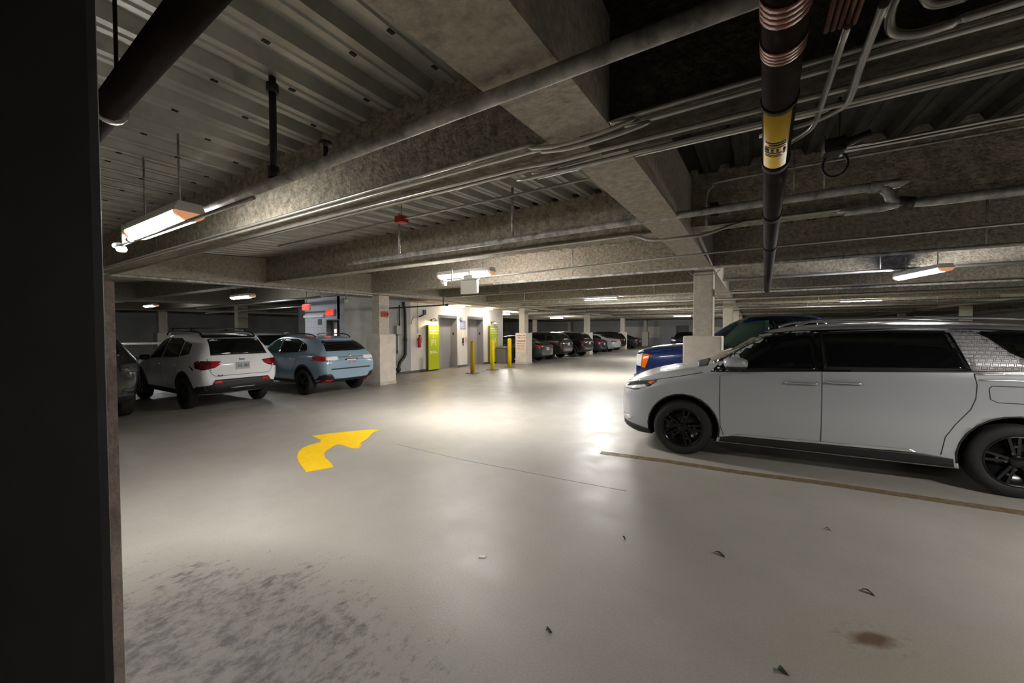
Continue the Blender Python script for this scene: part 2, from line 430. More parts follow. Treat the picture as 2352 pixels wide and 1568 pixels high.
def patch(bv, name, view, poly, material, parent, off=.004, mirror=False, step=.07, depth=.006):
    org, d = VIEWS[view]
    bm = bmesh.new()
    bm.faces.new([bm.verts.new((a, b, 0)) for a, b in poly])
    for ax in (0, 1):
        lo = min(p[ax] for p in poly); hi = max(p[ax] for p in poly); n = max(1, int((hi - lo) / step), 5 if hi - lo > .05 else 2)
        for k in range(1, n):
            no = [0, 0, 0]; no[ax] = 1; co = [0, 0, 0]; co[ax] = lo + (hi - lo) * k / n
            bmesh.ops.bisect_plane(bm, geom=bm.verts[:] + bm.edges[:] + bm.faces[:], plane_co=co, plane_no=no)
    bmesh.ops.triangulate(bm, faces=[f for f in bm.faces if len(f.verts) > 4])
    base = {}
    for v in bm.verts:
        o = org(v.co.x, v.co.y); hit = bv.ray_cast(o, d)
        if hit[0] is None:
            near = bv.find_nearest(o + d * (4 if view != 'side' else 3.1)); p, nn = near[0], near[1]
        else: p, nn = hit[0], hit[1]
        if nn.dot(d) > 0: nn = -nn
        base[v] = p - nn * depth
        v.co = p + nn * off
    edges = [e for e in bm.edges if len(e.link_faces) == 1]
    low = {}
    for e in edges:
        for v in e.verts:
            if v not in low: low[v] = bm.verts.new(base[v])
    for f in bm.faces: f.smooth = True
    for e in edges:
        a, b = e.verts
        try: bm.faces.new((a, b, low[b], low[a]))
        except ValueError: pass
    bmesh.ops.recalc_face_normals(bm, faces=bm.faces)
    # make sure the shell looks outward
    bm.faces.ensure_lookup_table()
    f0 = bm.faces[0]
    if f0.normal.dot(d) > 0: bmesh.ops.reverse_faces(bm, faces=bm.faces)
    if mirror:
        for v in bm.verts: v.co.y = -v.co.y
        bmesh.ops.reverse_faces(bm, faces=bm.faces)
    me = bpy.data.meshes.new(name); bm.to_mesh(me); bm.free(); me.materials.append(MATS[material])
    o = bpy.data.objects.new(name, me); COL.objects.link(o); o.parent = parent
    return o
def line(pts, w):
    """closed polygon of a stroke of width w along pts (2D)"""
    L, Rr = [], []
    n = len(pts)
    for i, p in enumerate(pts):
        a = Vector(pts[max(0, i - 1)]); b = Vector(pts[min(n - 1, i + 1)]); t = (b - a).normalized(); nn = Vector((-t.y, t.x)) * w / 2
        L.append(tuple(Vector(p) + nn)); Rr.append(tuple(Vector(p) - nn))
    return L + Rr[::-1]
def arc(cx, cz, r0, r1, a0, a1, n=14):
    A = [R(a0 + (a1 - a0) * k / n) for k in range(n + 1)]
    return [(cx + r1 * math.cos(a), cz + r1 * math.sin(a)) for a in A] + [(cx + r0 * math.cos(a), cz + r0 * math.sin(a)) for a in A[::-1]]
def make_car(name, label, st, paint_, wh, patches, loc, rz, group=None, extra=None):
    """wh = (x_front, x_rear, y_centre, R, width, rim_r, arch_r, spokes)"""
    root = thing(name, label, 'car', loc, rz, group)
    xf, xr, ty, Rr, w, rim_r, ar, style = wh
    me, bv = solid_body(loft(st), [(xf, Rr + .01, ar, ty - w * .8, 1.6), (xr, Rr + .01, ar, ty - w * .8, 1.6)])
    if me.materials: me.materials[0] = MATS[paint_]
    else: me.materials.append(MATS[paint_])
    me.name = 'body'; b = bpy.data.objects.new('body', me); COL.objects.link(b); b.parent = root
    w0 = wheel_mesh(Rr, w, rim_r, style)
    first = True
    for x in (xf, xr):
        for sy in (1, -1):
            ww = w0 if first else copy_tree(w0); first = False
            ww.parent = root; ww.location = (x, sy * ty, Rr); ww.rotation_euler = (0, random.uniform(0, 1.2), 0 if sy > 0 else PI)
    for p in patches:
        nm, view, poly, mt = p[:4]; kw = p[4] if len(p) > 4 else {}
        kw = dict(kw); sides = kw.pop('sides', 2 if view == 'side' else 1); lab = kw.pop('label', None)
        for sgn in range(sides):
            o = patch(bv, nm, view, poly, mt, root, mirror=sgn == 1, **kw)
            if lab: o['label'] = lab
    if extra: extra(root, bv)
    return root
def mirror_poly(p): return [(-a, b) for a, b in p][::-1]
def plate_part(root, x, z, m='plate', w=.31, h=.155, txt=None, tm='plate_ink', nx=-1):
    p = MB().box(min(x, x + nx * .012), max(x, x + nx * .012), -w / 2, w / 2, z - h / 2, z + h / 2, .003).build('license_plate', m, root)
    mk = MB()
    for k in range(7):
        y = -w * .36 + w * .72 * k / 6
        if k == 3: continue
        mk.box(min(x + nx * .012, x + nx * .015), max(x + nx * .012, x + nx * .015), y - .012, y + .012, z - h * .2, z + h * .2)
    mk.box(min(x + nx * .012, x + nx * .0135), max(x + nx * .012, x + nx * .0135), -w * .38, w * .38, z - h * .23, z - h * .19)
    mk.build('plate_marking', tm, p)
    return p

# --- minivan
VAN = [(2.52, .30, .50, .34, .60, .50, .60, .72, .55, .82, .84), (2.45, .24, .72, .28, .82, .50, .80, .76, .70, .90, .93),
       (2.25, .20, .88, .24, .94, .52, .91, .88, .78, .985, 1.02), (1.95, .19, .93, .23, .975, .56, .95, .96, .82, 1.07, 1.10),
       (1.545, .19, .945, .23, .99, .6, .96, 1.04, .82, 1.14, 1.17), (1.22, .19, .945, .23, .995, .62, .965, 1.10, .80, 1.19, 1.22),
       (.95, .19, .945, .23, .995, .64, .967, 1.14, .79, 1.37, 1.41), (.60, .19, .945, .23, .995, .65, .968, 1.17, .775, 1.61, 1.66),
       (.20, .19, .945, .23, .995, .65, .968, 1.19, .77, 1.715, 1.765), (-.5, .19, .945, .23, .995, .66, .968, 1.21, .77, 1.75, 1.80),
       (-1.5, .19, .945, .23, .995, .66, .966, 1.255, .765, 1.74, 1.79), (-2.1, .20, .945, .25, .985, .66, .955, 1.27, .745, 1.70, 1.75),
       (-2.4, .22, .93, .28, .965, .68, .93, 1.26, .71, 1.62, 1.66), (-2.55, .26, .88, .34, .92, .68, .88, 1.22, .69, 1.40, 1.44),
       (-2.64, .32, .78, .4, .84, .66, .80, 1.0, .66, 1.14, 1.18), (-2.68, .38, .66, .45, .72, .64, .70, .86, .60, .95, .97)]
VAN_W = (1.545, -1.545, .865, .37, .235, .255, .435, 5)
def van_extra(root, bv):
    for sy in (1, -1):
        mb = MB().lathe([(0, -.135), (.045, -.125), (.075, -.07), (.08, 0), (.075, .07), (.045, .125), (0, .135)], 18)
        mb.xform(Matrix.Translation((.93, sy * 1.075, 1.275)) @ Matrix.Rotation(R(90), 4, 'Y') @ Matrix.Diagonal((.95, 1.05, 1, 1)))
        mir = mb.build('side_mirror', 'paint_silver_white', root); mir['label'] = 'silver wing mirror cap on a black foot'
        MB().box(.87, 1.02, sy * 1.02 - .075, sy * 1.02 + .075, 1.165, 1.225, .02).box(.82, 1.04, sy * 1.075 - .07, sy * 1.075 + .07, 1.205, 1.235, .012).build('mirror_foot', 'trim_black', mir)
        rail = MB().tube(smoothpath([(.25, sy * .66, 1.742), (.1, sy * .665, 1.80), (-.2, sy * .665, 1.822), (-1.2, sy * .66, 1.827), (-2.0, sy * .645, 1.785), (-2.15, sy * .64, 1.738)], 5), .017, 8).build('roof_rail', 'satin', root)
        for (x0, x1, z) in ((.385, .09, 1.058), (-.015, -.31, 1.085)):
            y = bv.ray_cast(Vector(((x0 + x1) / 2, 4, z)), Vector((0, -1, 0)))[0].y
            h = MB().tube(smoothpath([(x0, sy * (y - .01), z), (x0 - .02, sy * (y + .03), z), (x1 + .02, sy * (y + .03), z), (x1, sy * (y - .01), z)], 5), .014, 8)
            h.build('door_handle', 'chrome', root)
    plate_part(root, 2.40, .52, nx=1)
van_side = [
    ('window_surround', 'side', [(1.21, 1.14), (.90, 1.47), (.62, 1.64), (.25, 1.685), (-.6, 1.71), (-1.3, 1.705), (-2.1, 1.66), (-2.32, 1.5), (-2.36, 1.31), (-1.9, 1.295), (-1.2, 1.25), (.04, 1.20)], 'gloss_black', dict(off=.003)),
    ('front_door_window', 'side', [(1.14, 1.165), (.88, 1.445), (.61, 1.61), (.28, 1.655), (.09, 1.66), (.075, 1.22)], 'glass_dark', dict(off=.007)),
    ('sliding_door_window', 'side', [(.02, 1.22), (.03, 1.665), (-.6, 1.685), (-1.06, 1.68), (-1.18, 1.275)], 'glass_dark', dict(off=.007)),
    ('pillar_panel', 'side', [(-1.09, 1.695), (-1.25, 1.69), (-1.37, 1.60), (-1.50, 1.45), (-1.66, 1.35), (-2.0, 1.325), (-2.0, 1.285), (-1.20, 1.262)], 'satin_studded', dict(off=.010, label='ribbed satin silver rear pillar panel')),
    ('quarter_window', 'side', [(-1.33, 1.675), (-2.0, 1.635), (-2.22, 1.50), (-2.28, 1.345), (-1.74, 1.345), (-1.56, 1.44), (-1.43, 1.58)], 'glass_dark', dict(off=.008)),
    ('chrome_strip', 'side', line([(-1.22, 1.235), (-2.35, 1.262)], .018), 'chrome', dict(off=.008)),
    ('crease_strip', 'side', line([(-1.245, 1.175), (-2.38, 1.205)], .014), 'chrome', dict(off=.006)),
    ('door_seam', 'side', line([(1.10, 1.14), (1.10, .7), (1.09, .45), (1.05, .33)], .008), 'seam', dict(off=.002, step=.05)),
    ('door_seam', 'side', line([(.04, 1.20), (.04, .33)], .008), 'seam', dict(off=.002, step=.05)),
    ('door_seam', 'side', line([(-1.215, 1.24), (-1.235, 1.12), (-1.225, .98), (-1.19, .87), (-1.08, .70), (-1.01, .56), (-.985, .36)], .008), 'seam', dict(off=.002, step=.05)),
    ('fuel_door', 'side', line([(-1.34, 1.12), (-1.68, 1.125), (-1.71, 1.10), (-1.71, .99), (-1.67, .955), (-1.38, .955), (-1.33, .985), (-1.32, 1.09), (-1.34, 1.12)], .007), 'seam', dict(off=.002, step=.05)),
    ('sill_cladding', 'side', [(1.10, .215), (1.09, .30), (.95, .325), (-.85, .355), (-1.08, .33), (-1.10, .215)], 'trim_black', dict(off=.006)),
    ('sill_strip', 'side', [(.98, .335), (.90, .36), (-.74, .395), (-.80, .37), (-.6, .36)], 'chrome', dict(off=.018, label='bright strip along the sill')),
    ('arch_trim', 'side', arc(1.545, .38, .437, .452, -12, 192), 'trim_black', dict(off=.005, step=.06)),
    ('arch_trim', 'side', arc(-1.545, .38, .437, .452, -12, 192), 'trim_black', dict(off=.005, step=.06)),
    ('headlight', 'side', [(1.92, .985), (2.22, .955), (2.42, .905), (2.43, .83), (2.25, .84), (2.02, .905)], 'light_dark', dict(off=.006, step=.04)),
    ('headlight_strip', 'side', line([(1.93, .992), (2.22, .965), (2.44, .905)], .016), 'chrome', dict(off=.010, step=.04)),
    ('headlight_lens', 'side', [(2.10, .92), (2.32, .885), (2.42, .86), (2.42, .84), (2.25, .85), (2.06, .895)], 'light_clear', dict(off=.010, step=.04)),
    ('turn_signal', 'side', [(1.94, .978), (2.03, .965), (2.05, .945), (2.0, .93)], 'amber', dict(off=.010, step=.04)),
    ('bumper_trim', 'side', [(2.30, .44), (2.47, .47), (2.48, .42), (2.36, .385)], 'chrome', dict(off=.012, step=.04)),
    ('bumper_lip', 'side', [(2.00, .235), (2.02, .29), (2.25, .335), (2.46, .37), (2.47, .30), (2.2, .235)], 'trim_black', dict(off=.008, step=.05)),
    ('hood_seam', 'side', line([(1.30, 1.125), (1.6, 1.06), (1.93, 1.0)], .007), 'seam', dict(off=.002, step=.05)),
    ('windshield', 'front', [(-.74, 1.25), (.74, 1.25), (.68, 1.62), (.66, 1.665), (-.66, 1.665), (-.68, 1.62)], 'glass_dark', dict(off=.004)),
    ('grille', 'front', [(-.52, .50), (.52, .50), (.56, .80), (-.56, .80)], 'satin', dict(off=.006)),
    ('rear_window', 'rear', [(-.62, 1.28), (.62, 1.28), (.58, 1.58), (-.58, 1.58)], 'glass_dark', dict(off=.005)),
    ('tail_light', 'rear', [(-.80, 1.0), (.80, 1.0), (.80, 1.10), (-.80, 1.10)], 'light_deep_red', dict(off=.006)),
    ('cowl_panel', 'top', [(1.24, -.72), (1.36, -.66), (1.38, 0), (1.36, .66), (1.24, .72), (1.20, 0)], 'trim_black', dict(off=.005)),
]
def squeeze(x): return 1.545 + (x - 1.545) * .88 if x > 1.545 else x
VAN = [(squeeze(r[0]),) + r[1:] for r in VAN]
van_side = [(p[0], p[1], [(squeeze(a), b) for a, b in p[2]] if p[1] == 'side' and p[0] != 'arch_trim' else p[2]) + p[3:] for p in van_side]
make_car('minivan', 'silver-white minivan with black wheels, nose to the aisle, nearest car at right', VAN, 'paint_silver_white', VAN_W, van_side,
         (.675, 6.76, 0), R(184.94), extra=van_extra)

# --- compact suv with a roof rack (left)
SUV = [(2.19, .36, .50, .40, .60, .55, .58, .72, .54, .80, .82), (2.13, .30, .70, .34, .78, .56, .76, .80, .68, .89, .92),
       (1.95, .26, .80, .30, .88, .60, .84, .88, .72, .98, 1.01), (1.318, .25, .84, .29, .925, .62, .89, .94, .75, 1.05, 1.08),
       (1.02, .25, .84, .29, .925, .63, .895, .98, .74, 1.09, 1.12), (.72, .25, .84, .29, .925, .63, .895, 1.0, .69, 1.33, 1.37),
       (.38, .25, .84, .29, .925, .63, .895, 1.01, .66, 1.54, 1.585), (-.05, .25, .84, .29, .925, .64, .895, 1.03, .66, 1.60, 1.64),
       (-.9, .25, .84, .29, .925, .64, .893, 1.06, .66, 1.60, 1.64), (-1.55, .26, .84, .32, .925, .66, .89, 1.09, .655, 1.565, 1.61),
       (-1.86, .30, .83, .36, .92, .68, .885, 1.11, .645, 1.48, 1.53), (-2.04, .34, .80, .40, .90, .68, .865, 1.09, .68, 1.24, 1.27),
       (-2.15, .40, .74, .46, .86, .64, .835, .96, .70, 1.08, 1.10), (-2.21, .46, .62, .52, .74, .62, .72, .82, .60, .95, .97)]
SUV_W = (1.318, -1.318, .80, .345, .225, .235, .405, 5)
def suv_common(gl='glass_dark', clad='trim_black', seam='seam'):
    return [
    ('front_door_window', 'side', [(.78, 1.04), (.50, 1.30), (.28, 1.475), (.02, 1.52), (-.05, 1.52), (-.06, 1.06)], gl, dict(off=.005)),
    ('rear_door_window', 'side', [(-.12, 1.06), (-.11, 1.525), (-.75, 1.52), (-.98, 1.46), (-1.04, 1.12)], gl, dict(off=.005)),
    ('quarter_window', 'side', [(-1.09, 1.13), (-1.05, 1.45), (-1.42, 1.40), (-1.52, 1.19)], gl, dict(off=.005)),
    ('windshield', 'front', [(-.66, 1.15), (.66, 1.15), (.58, 1.52), (-.58, 1.52)], gl, dict(off=.004)),
    ('rear_window', 'rear', [(-.64, 1.165), (.64, 1.165), (.575, 1.49), (.50, 1.515), (-.50, 1.515), (-.575, 1.49)], gl, dict(off=.005)),
    ('arch_trim', 'side', arc(1.318, .355, .407, .47, -14, 194), clad, dict(off=.010, step=.06)),
    ('arch_trim', 'side', arc(-1.318, .355, .407, .47, -14, 194), clad, dict(off=.010, step=.06)),
    ('sill_cladding', 'side', [(.88, .26), (.88, .40), (-.88, .40), (-.88, .26)], clad, dict(off=.008)),
    ('door_seam', 'side', line([(.80, 1.02), (.84, .8), (.83, .42)], .007), seam, dict(off=.002)),
    ('door_seam', 'side', line([(-.09, 1.05), (-.09, .42)], .007), seam, dict(off=.002)),
    ('door_seam', 'side', line([(-1.05, 1.1), (-1.02, .9), (-.86, .66), (-.84, .42)], .007), seam, dict(off=.002)),
    ]
def rack_extra(root, bv):
    for sy in (1, -1):
        MB().tube(smoothpath([(.35, sy * .60, 1.585), (.2, sy * .61, 1.655), (-.1, sy * .615, 1.675), (-1.1, sy * .61, 1.67), (-1.45, sy * .60, 1.64), (-1.6, sy * .595, 1.575)], 5), .018, 8).build('roof_rail', 'gloss_black', root)
    for x in (-.15, -1.15):
        c = MB().box(x - .035, x + .035, -.70, .70, 1.725, 1.755, .012)
        for sy in (1, -1): c.box(x - .04, x + .04, sy * .61 - .04, sy * .61 + .04, 1.675, 1.735, .01)
        c.build('cross_bar', 'gloss_black', root)
    plate_part(root, -2.215, .93)
    for nm, t, y, z, s in (('badge_lettering', 'Jeep', 0, 1.065, .075), ('badge_lettering', '4x4', .50, .735, .07)):
        hit = bv.ray_cast(Vector((-8, y, z)), Vector((1, 0, 0)))
        n = Vector((-1, 0, .12)); textmesh(t, s, nm, 'trim_black', root, facing((hit[0].x - .006, y, z), n), .004)
    for sy in (1, -1): mirror_small(root, .70, .98, 1.06, sy, 'gloss_black')
def mirror_small(root, x, y, z, sy, m):
    MB().box(x - .07, x + .07, sy * y - .10, sy * y + .10, z - .06, z + .07, .045).box(x - .03, x + .05, sy * (y - .12) - .06, sy * (y - .12) + .06, z - .06, z - .02, .01).build('side_mirror', m, root)
def handles(root, bv, xs, z, m):
    for sy in (1, -1):
        for x in xs:
            y = bv.ray_cast(Vector((x, 4, z)), Vector((0, -1, 0)))[0].y
            MB().tube(smoothpath([(x + .10, sy * (y - .01), z), (x + .085, sy * (y + .025), z), (x - .085, sy * (y + .025), z), (x - .10, sy * (y - .01), z)], 4), .011, 8).build('door_handle', m, root)
def jeep_extra(root, bv): rack_extra(root, bv); handles(root, bv, (.06, -.90), .93, 'paint_white')
jeep_p = suv_common() + [
    ('tail_light', 'rear', [(.50, .965), (.47, 1.035), (.80, 1.055), (.90, 1.04), (.90, .86), (.78, .875), (.60, .91)], 'light_deep_red', dict(off=.008, sides=2, step=.05)),
    ('tail_light', 'side', [(-2.02, 1.06), (-1.88, 1.02), (-1.92, .90), (-2.10, .88), (-2.12, 1.0)], 'light_deep_red', dict(off=.007, step=.04)),
    ('tail_lamp_lens', 'rear', [(.50, .985), (.48, 1.02), (.66, 1.035), (.70, .93), (.60, .93)], 'light_red', dict(off=.013, sides=2, step=.05)),
    ('spoiler', 'rear', [(-.60, 1.53), (.60, 1.53), (.56, 1.575), (-.56, 1.575)], 'gloss_black', dict(off=.03)),
    ('rear_bumper', 'rear', [(-.86, .36), (.86, .36), (.86, .52), (.66, .56), (.60, .655), (-.60, .655), (-.66, .56), (-.86, .52)], 'trim_black', dict(off=.010)),
    ('bumper_corner', 'side', [(-1.78, .34), (-1.79, .48), (-2.12, .54), (-2.14, .40)], 'trim_black', dict(off=.010, step=.05)),
    ('reflector', 'rear', [(.44, .575), (.44, .63), (.62, .63), (.66, .575)], 'light_red', dict(off=.014, sides=2, step=.05)),
    ('tailgate_seam', 'rear', line([(.72, 1.10), (.74, .9), (.66, .78), (.60, .735), (-.60, .735), (-.66, .78), (-.74, .9), (-.72, 1.10)], .009), 'seam', dict(off=.003, step=.05)),
    ('headlight', 'side', [(1.95, .93), (2.12, .90), (2.14, .80), (2.0, .83)], 'light_clear', dict(off=.006, step=.05)),
]
make_car('compact_suv', 'white compact SUV with a black roof rack and rear bumper', SUV, 'paint_white', SUV_W, jeep_p, (-11.66, 4.12, 0), R(181), extra=jeep_extra).scale = (.95, .875, 1)

# --- steel blue crossover hatchback
XT = [(2.20, .36, .50, .40, .60, .55, .58, .70, .54, .78, .80), (2.13, .30, .68, .34, .76, .56, .74, .78, .66, .86, .89),
      (1.95, .27, .78, .31, .86, .60, .82, .86, .70, .94, .97), (1.33, .26, .82, .30, .90, .62, .87, .92, .73, 1.01, 1.04),
      (1.10, .26, .82, .30, .90, .63, .875, .96, .72, 1.05, 1.08), (.70, .26, .82, .30, .90, .63, .875, .98, .67, 1.32, 1.36),
      (.30, .26, .82, .30, .90, .63, .875, 1.00, .63, 1.51, 1.55), (-.1, .26, .82, .30, .90, .64, .875, 1.02, .62, 1.545, 1.59),
      (-.9, .26, .82, .30, .90, .64, .873, 1.05, .61, 1.535, 1.58), (-1.45, .27, .82, .33, .90, .66, .87, 1.08, .60, 1.49, 1.535),
      (-1.80, .31, .81, .37, .90, .68, .865, 1.08, .60, 1.38, 1.42), (-2.02, .35, .79, .41, .885, .68, .85, 1.06, .66, 1.20, 1.22),
      (-2.16, .40, .74, .46, .85, .62, .82, .93, .70, 1.03, 1.05), (-2.24, .44, .62, .50, .74, .60, .72, .78, .62, .88, .90)]
XT_W = (1.333, -1.333, .785, .345, .225, .23, .40, 5)
def xt_extra(root, bv):
    for sy in (1, -1):
        MB().tube(smoothpath([(.25, sy * .57, 1.54), (.1, sy * .58, 1.60), (-.2, sy * .585, 1.618), (-1.0, sy * .575, 1.605), (-1.3, sy * .565, 1.58), (-1.45, sy * .56, 1.515)], 5), .016, 8).build('roof_rail', 'gloss_black', root)
    plate_part(root, -2.225, .86, 'plate_pale', tm='plate_red')
    MB().box(-2.235, -2.205, -.20, .20, .765, .95, .01).build('plate_frame', 'gloss_black', root)
    hit = bv.ray_cast(Vector((-8, 0, 1.03)), Vector((1, 0, 0)))
    MB().lathe([(0, 0), (.055, 0), (.055, .008), (0, .012)], 20, m=facing((hit[0].x - .003, 0, 1.03), (-1, 0, .25)) @ Matrix.Diagonal((1.25, .75, 1, 1))).build('badge', 'chrome', root)
    for sy in (1, -1): mirror_small(root, .72, .96, 1.03, sy, 'paint_steel_blue')
    handles(root, bv, (.06, -.85), .93, 'paint_steel_blue')
xt_p = [
    ('front_door_window', 'side', [(.82, 1.02), (.55, 1.24), (.28, 1.43), (.0, 1.475), (-.05, 1.475), (-.06, 1.05)], 'glass_green', dict(off=.005, label='green tinted front door window')),
    ('rear_door_window', 'side', [(-.12, 1.055), (-.11, 1.475), (-.75, 1.465), (-1.0, 1.40), (-1.06, 1.12)], 'glass_dark', dict(off=.005)),
    ('quarter_window', 'side', [(-1.10, 1.13), (-1.05, 1.385), (-1.25, 1.33), (-1.40, 1.20), (-1.36, 1.15)], 'glass_dark', dict(off=.005)),
    ('windshield', 'front', [(-.64, 1.11), (.64, 1.11), (.55, 1.48), (-.55, 1.48)], 'glass_dark', dict(off=.004)),
    ('rear_window', 'rear', [(-.66, 1.155), (.66, 1.155), (.56, 1.40), (.50, 1.43), (-.50, 1.43), (-.56, 1.40)], 'glass_dark', dict(off=.005)),
    ('arch_trim', 'side', arc(1.333, .355, .402, .455, -14, 194), 'trim_black', dict(off=.010, step=.06)),
    ('arch_trim', 'side', arc(-1.333, .355, .402, .455, -14, 194), 'trim_black', dict(off=.010, step=.06)),
    ('sill_cladding', 'side', [(.88, .265), (.88, .38), (-.90, .38), (-.90, .265)], 'trim_black', dict(off=.008)),
    ('door_seam', 'side', line([(.84, 1.0), (.88, .8), (.87, .40)], .007), 'seam', dict(off=.002)),
    ('door_seam', 'side', line([(-.09, 1.04), (-.09, .40)], .007), 'seam', dict(off=.002)),
    ('door_seam', 'side', line([(-1.06, 1.1), (-1.02, .9), (-.87, .64), (-.85, .40)], .007), 'seam', dict(off=.002)),
    ('tail_light', 'rear', [(.66, .905), (.64, 1.02), (.88, 1.03), (.89, .93), (.80, .90)], 'light_red', dict(off=.010, sides=2, step=.05)),
    ('tail_light', 'side', [(-2.04, 1.035), (-1.80, 1.03), (-1.72, .99), (-1.84, .93), (-2.10, .91)], 'light_red', dict(off=.009, step=.05)),
    ('tail_light_lens', 'rear', [(.40, .945), (.42, 1.02), (.74, 1.015), (.76, .93), (.50, .92)], 'light_clear', dict(off=.012, sides=2, step=.05)),
    ('tailgate_lip', 'rear', line([(-.64, .70), (.64, .70)], .03), 'trim_black', dict(off=.008, step=.05)),
    ('bumper_corner', 'rear', [(.56, .36), (.54, .46), (.62, .57), (.78, .58), (.88, .50), (.86, .36)], 'trim_black', dict(off=.012, sides=2, step=.05)),
    ('reflector', 'rear', [(.57, .36), (.56, .43), (.72, .44), (.74, .36)], 'reflector_red', dict(off=.018, sides=2, step=.05)),
    ('lower_bumper', 'rear', [(-.80, .30), (.80, .30), (.62, .44), (-.62, .44)], 'trim_black', dict(off=.006)),
    ('crease_strip', 'rear', line([(-.60, 1.0), (.60, 1.0)], .012), 'seam', dict(off=.003)),
    ('spoiler', 'rear', [(-.56, 1.445), (.56, 1.445), (.53, 1.485), (-.53, 1.485)], 'paint_steel_blue', dict(off=.025)),
]
make_car('crossover_hatchback', 'steel blue crossover hatchback parked between the white SUV and the concrete column', XT, 'paint_steel_blue', XT_W, xt_p, (-11.33, 6.56, 0), R(181), extra=xt_extra).scale = (.98, .94, 1)

# --- blue pickup truck
PU = [(2.78, .48, .76, .52, .84, .65, .84, .95, .76, 1.15, 1.18), (2.70, .42, .90, .48, .955, .70, .94, 1.05, .84, 1.25, 1.28),
      (2.3, .40, .96, .46, 1.0, .75, .975, 1.16, .86, 1.33, 1.37), (1.5, .40, .98, .45, 1.01, .8, .985, 1.25, .86, 1.385, 1.42),
      (1.45, .40, .98, .45, 1.01, .8, .985, 1.28, .80, 1.41, 1.44), (1.02, .40, .98, .45, 1.01, .8, .985, 1.30, .76, 1.72, 1.76),
      (.70, .40, .98, .45, 1.01, .8, .985, 1.31, .74, 1.93, 1.97), (.3, .40, .98, .45, 1.01, .8, .985, 1.32, .74, 1.985, 2.03),
      (-.6, .40, .98, .45, 1.01, .8, .985, 1.32, .74, 1.975, 2.02), (-.75, .40, .98, .45, 1.01, .8, .985, 1.32, .72, 1.84, 1.88),
      (-.84, .40, .98, .45, 1.01, .8, .985, 1.31, .88, 1.37, 1.38), (-2.95, .5, .96, .55, 1.0, .8, .975, 1.29, .88, 1.35, 1.36),
      (-3.08, .58, .9, .62, .95, .8, .93, 1.22, .85, 1.29, 1.30)]
PU_W = (1.84, -1.84, .86, .40, .27, .25, .46, 6)
pu_p = [
    ('front_door_window', 'side', [(1.08, 1.37), (.88, 1.65), (.70, 1.83), (.40, 1.88), (.2, 1.89), (.2, 1.38)], 'glass_green', dict(off=.008)),
    ('rear_door_window', 'side', [(.14, 1.38), (.14, 1.89), (-.55, 1.88), (-.62, 1.40)], 'glass_dark', dict(off=.008)),
    ('cab_surround', 'side', [(1.30, 1.40), (.95, 1.76), (.72, 1.95), (.4, 2.0), (-.58, 1.99), (-.74, 1.80), (-.78, 1.36), (.2, 1.345), (1.1, 1.335)], 'gloss_black', dict(off=.003)),
    ('roof_panel', 'top', [(.62, -.70), (.62, .70), (-.60, .70), (-.60, -.70)], 'gloss_black', dict(off=.004)),
    ('windshield', 'front', [(-.74, 1.48), (.74, 1.48), (.66, 1.92), (-.66, 1.92)], 'glass_green', dict(off=.005)),
    ('headlight', 'side', [(2.60, 1.17), (2.76, 1.13), (2.77, .90), (2.62, .88)], 'light_clear', dict(off=.010, step=.05)),
    ('turn_signal', 'side', [(2.42, 1.15), (2.60, 1.17), (2.61, .86), (2.53, .84)], 'amber', dict(off=.010, step=.05)),
    ('hood_trim', 'side', [(2.58, 1.255), (2.72, 1.225), (2.74, 1.18), (2.58, 1.20)], 'chrome', dict(off=.008, step=.05)),
    ('headlight', 'front', [(.52, .90), (.52, 1.14), (.80, 1.12), (.80, .90)], 'light_clear', dict(off=.010, sides=2)),
    ('grille', 'front', [(-.50, .74), (.50, .74), (.50, 1.14), (-.50, 1.14)], 'satin', dict(off=.012)),
    ('front_bumper', 'front', [(-.82, .50), (.82, .50), (.82, .68), (-.82, .68)], 'chrome', dict(off=.05)),
    ('hood_crease', 'side', line([(2.45, 1.20), (1.9, 1.29), (1.3, 1.30)], .02), 'paint_blue', dict(off=.010)),
    ('door_seam', 'side', line([(1.2, 1.3), (1.2, .5)], .008), 'seam', dict(off=.002)),
    ('door_seam', 'side', line([(.17, 1.35), (.17, .5)], .008), 'seam', dict(off=.002)),
    ('arch_trim', 'side', arc(1.84, .41, .462, .50, -10, 190), 'trim_black', dict(off=.006)),
]
def pu_extra(root, bv):
    for sy in (1, -1): mirror_small(root, 1.05, 1.13, 1.42, sy, 'gloss_black')
make_car('pickup_truck', 'dark blue pickup truck with amber turn signal, parked behind the minivan and the column', PU, 'paint_blue', PU_W, pu_p, (.50, 10.0, 0), R(180), extra=pu_extra)

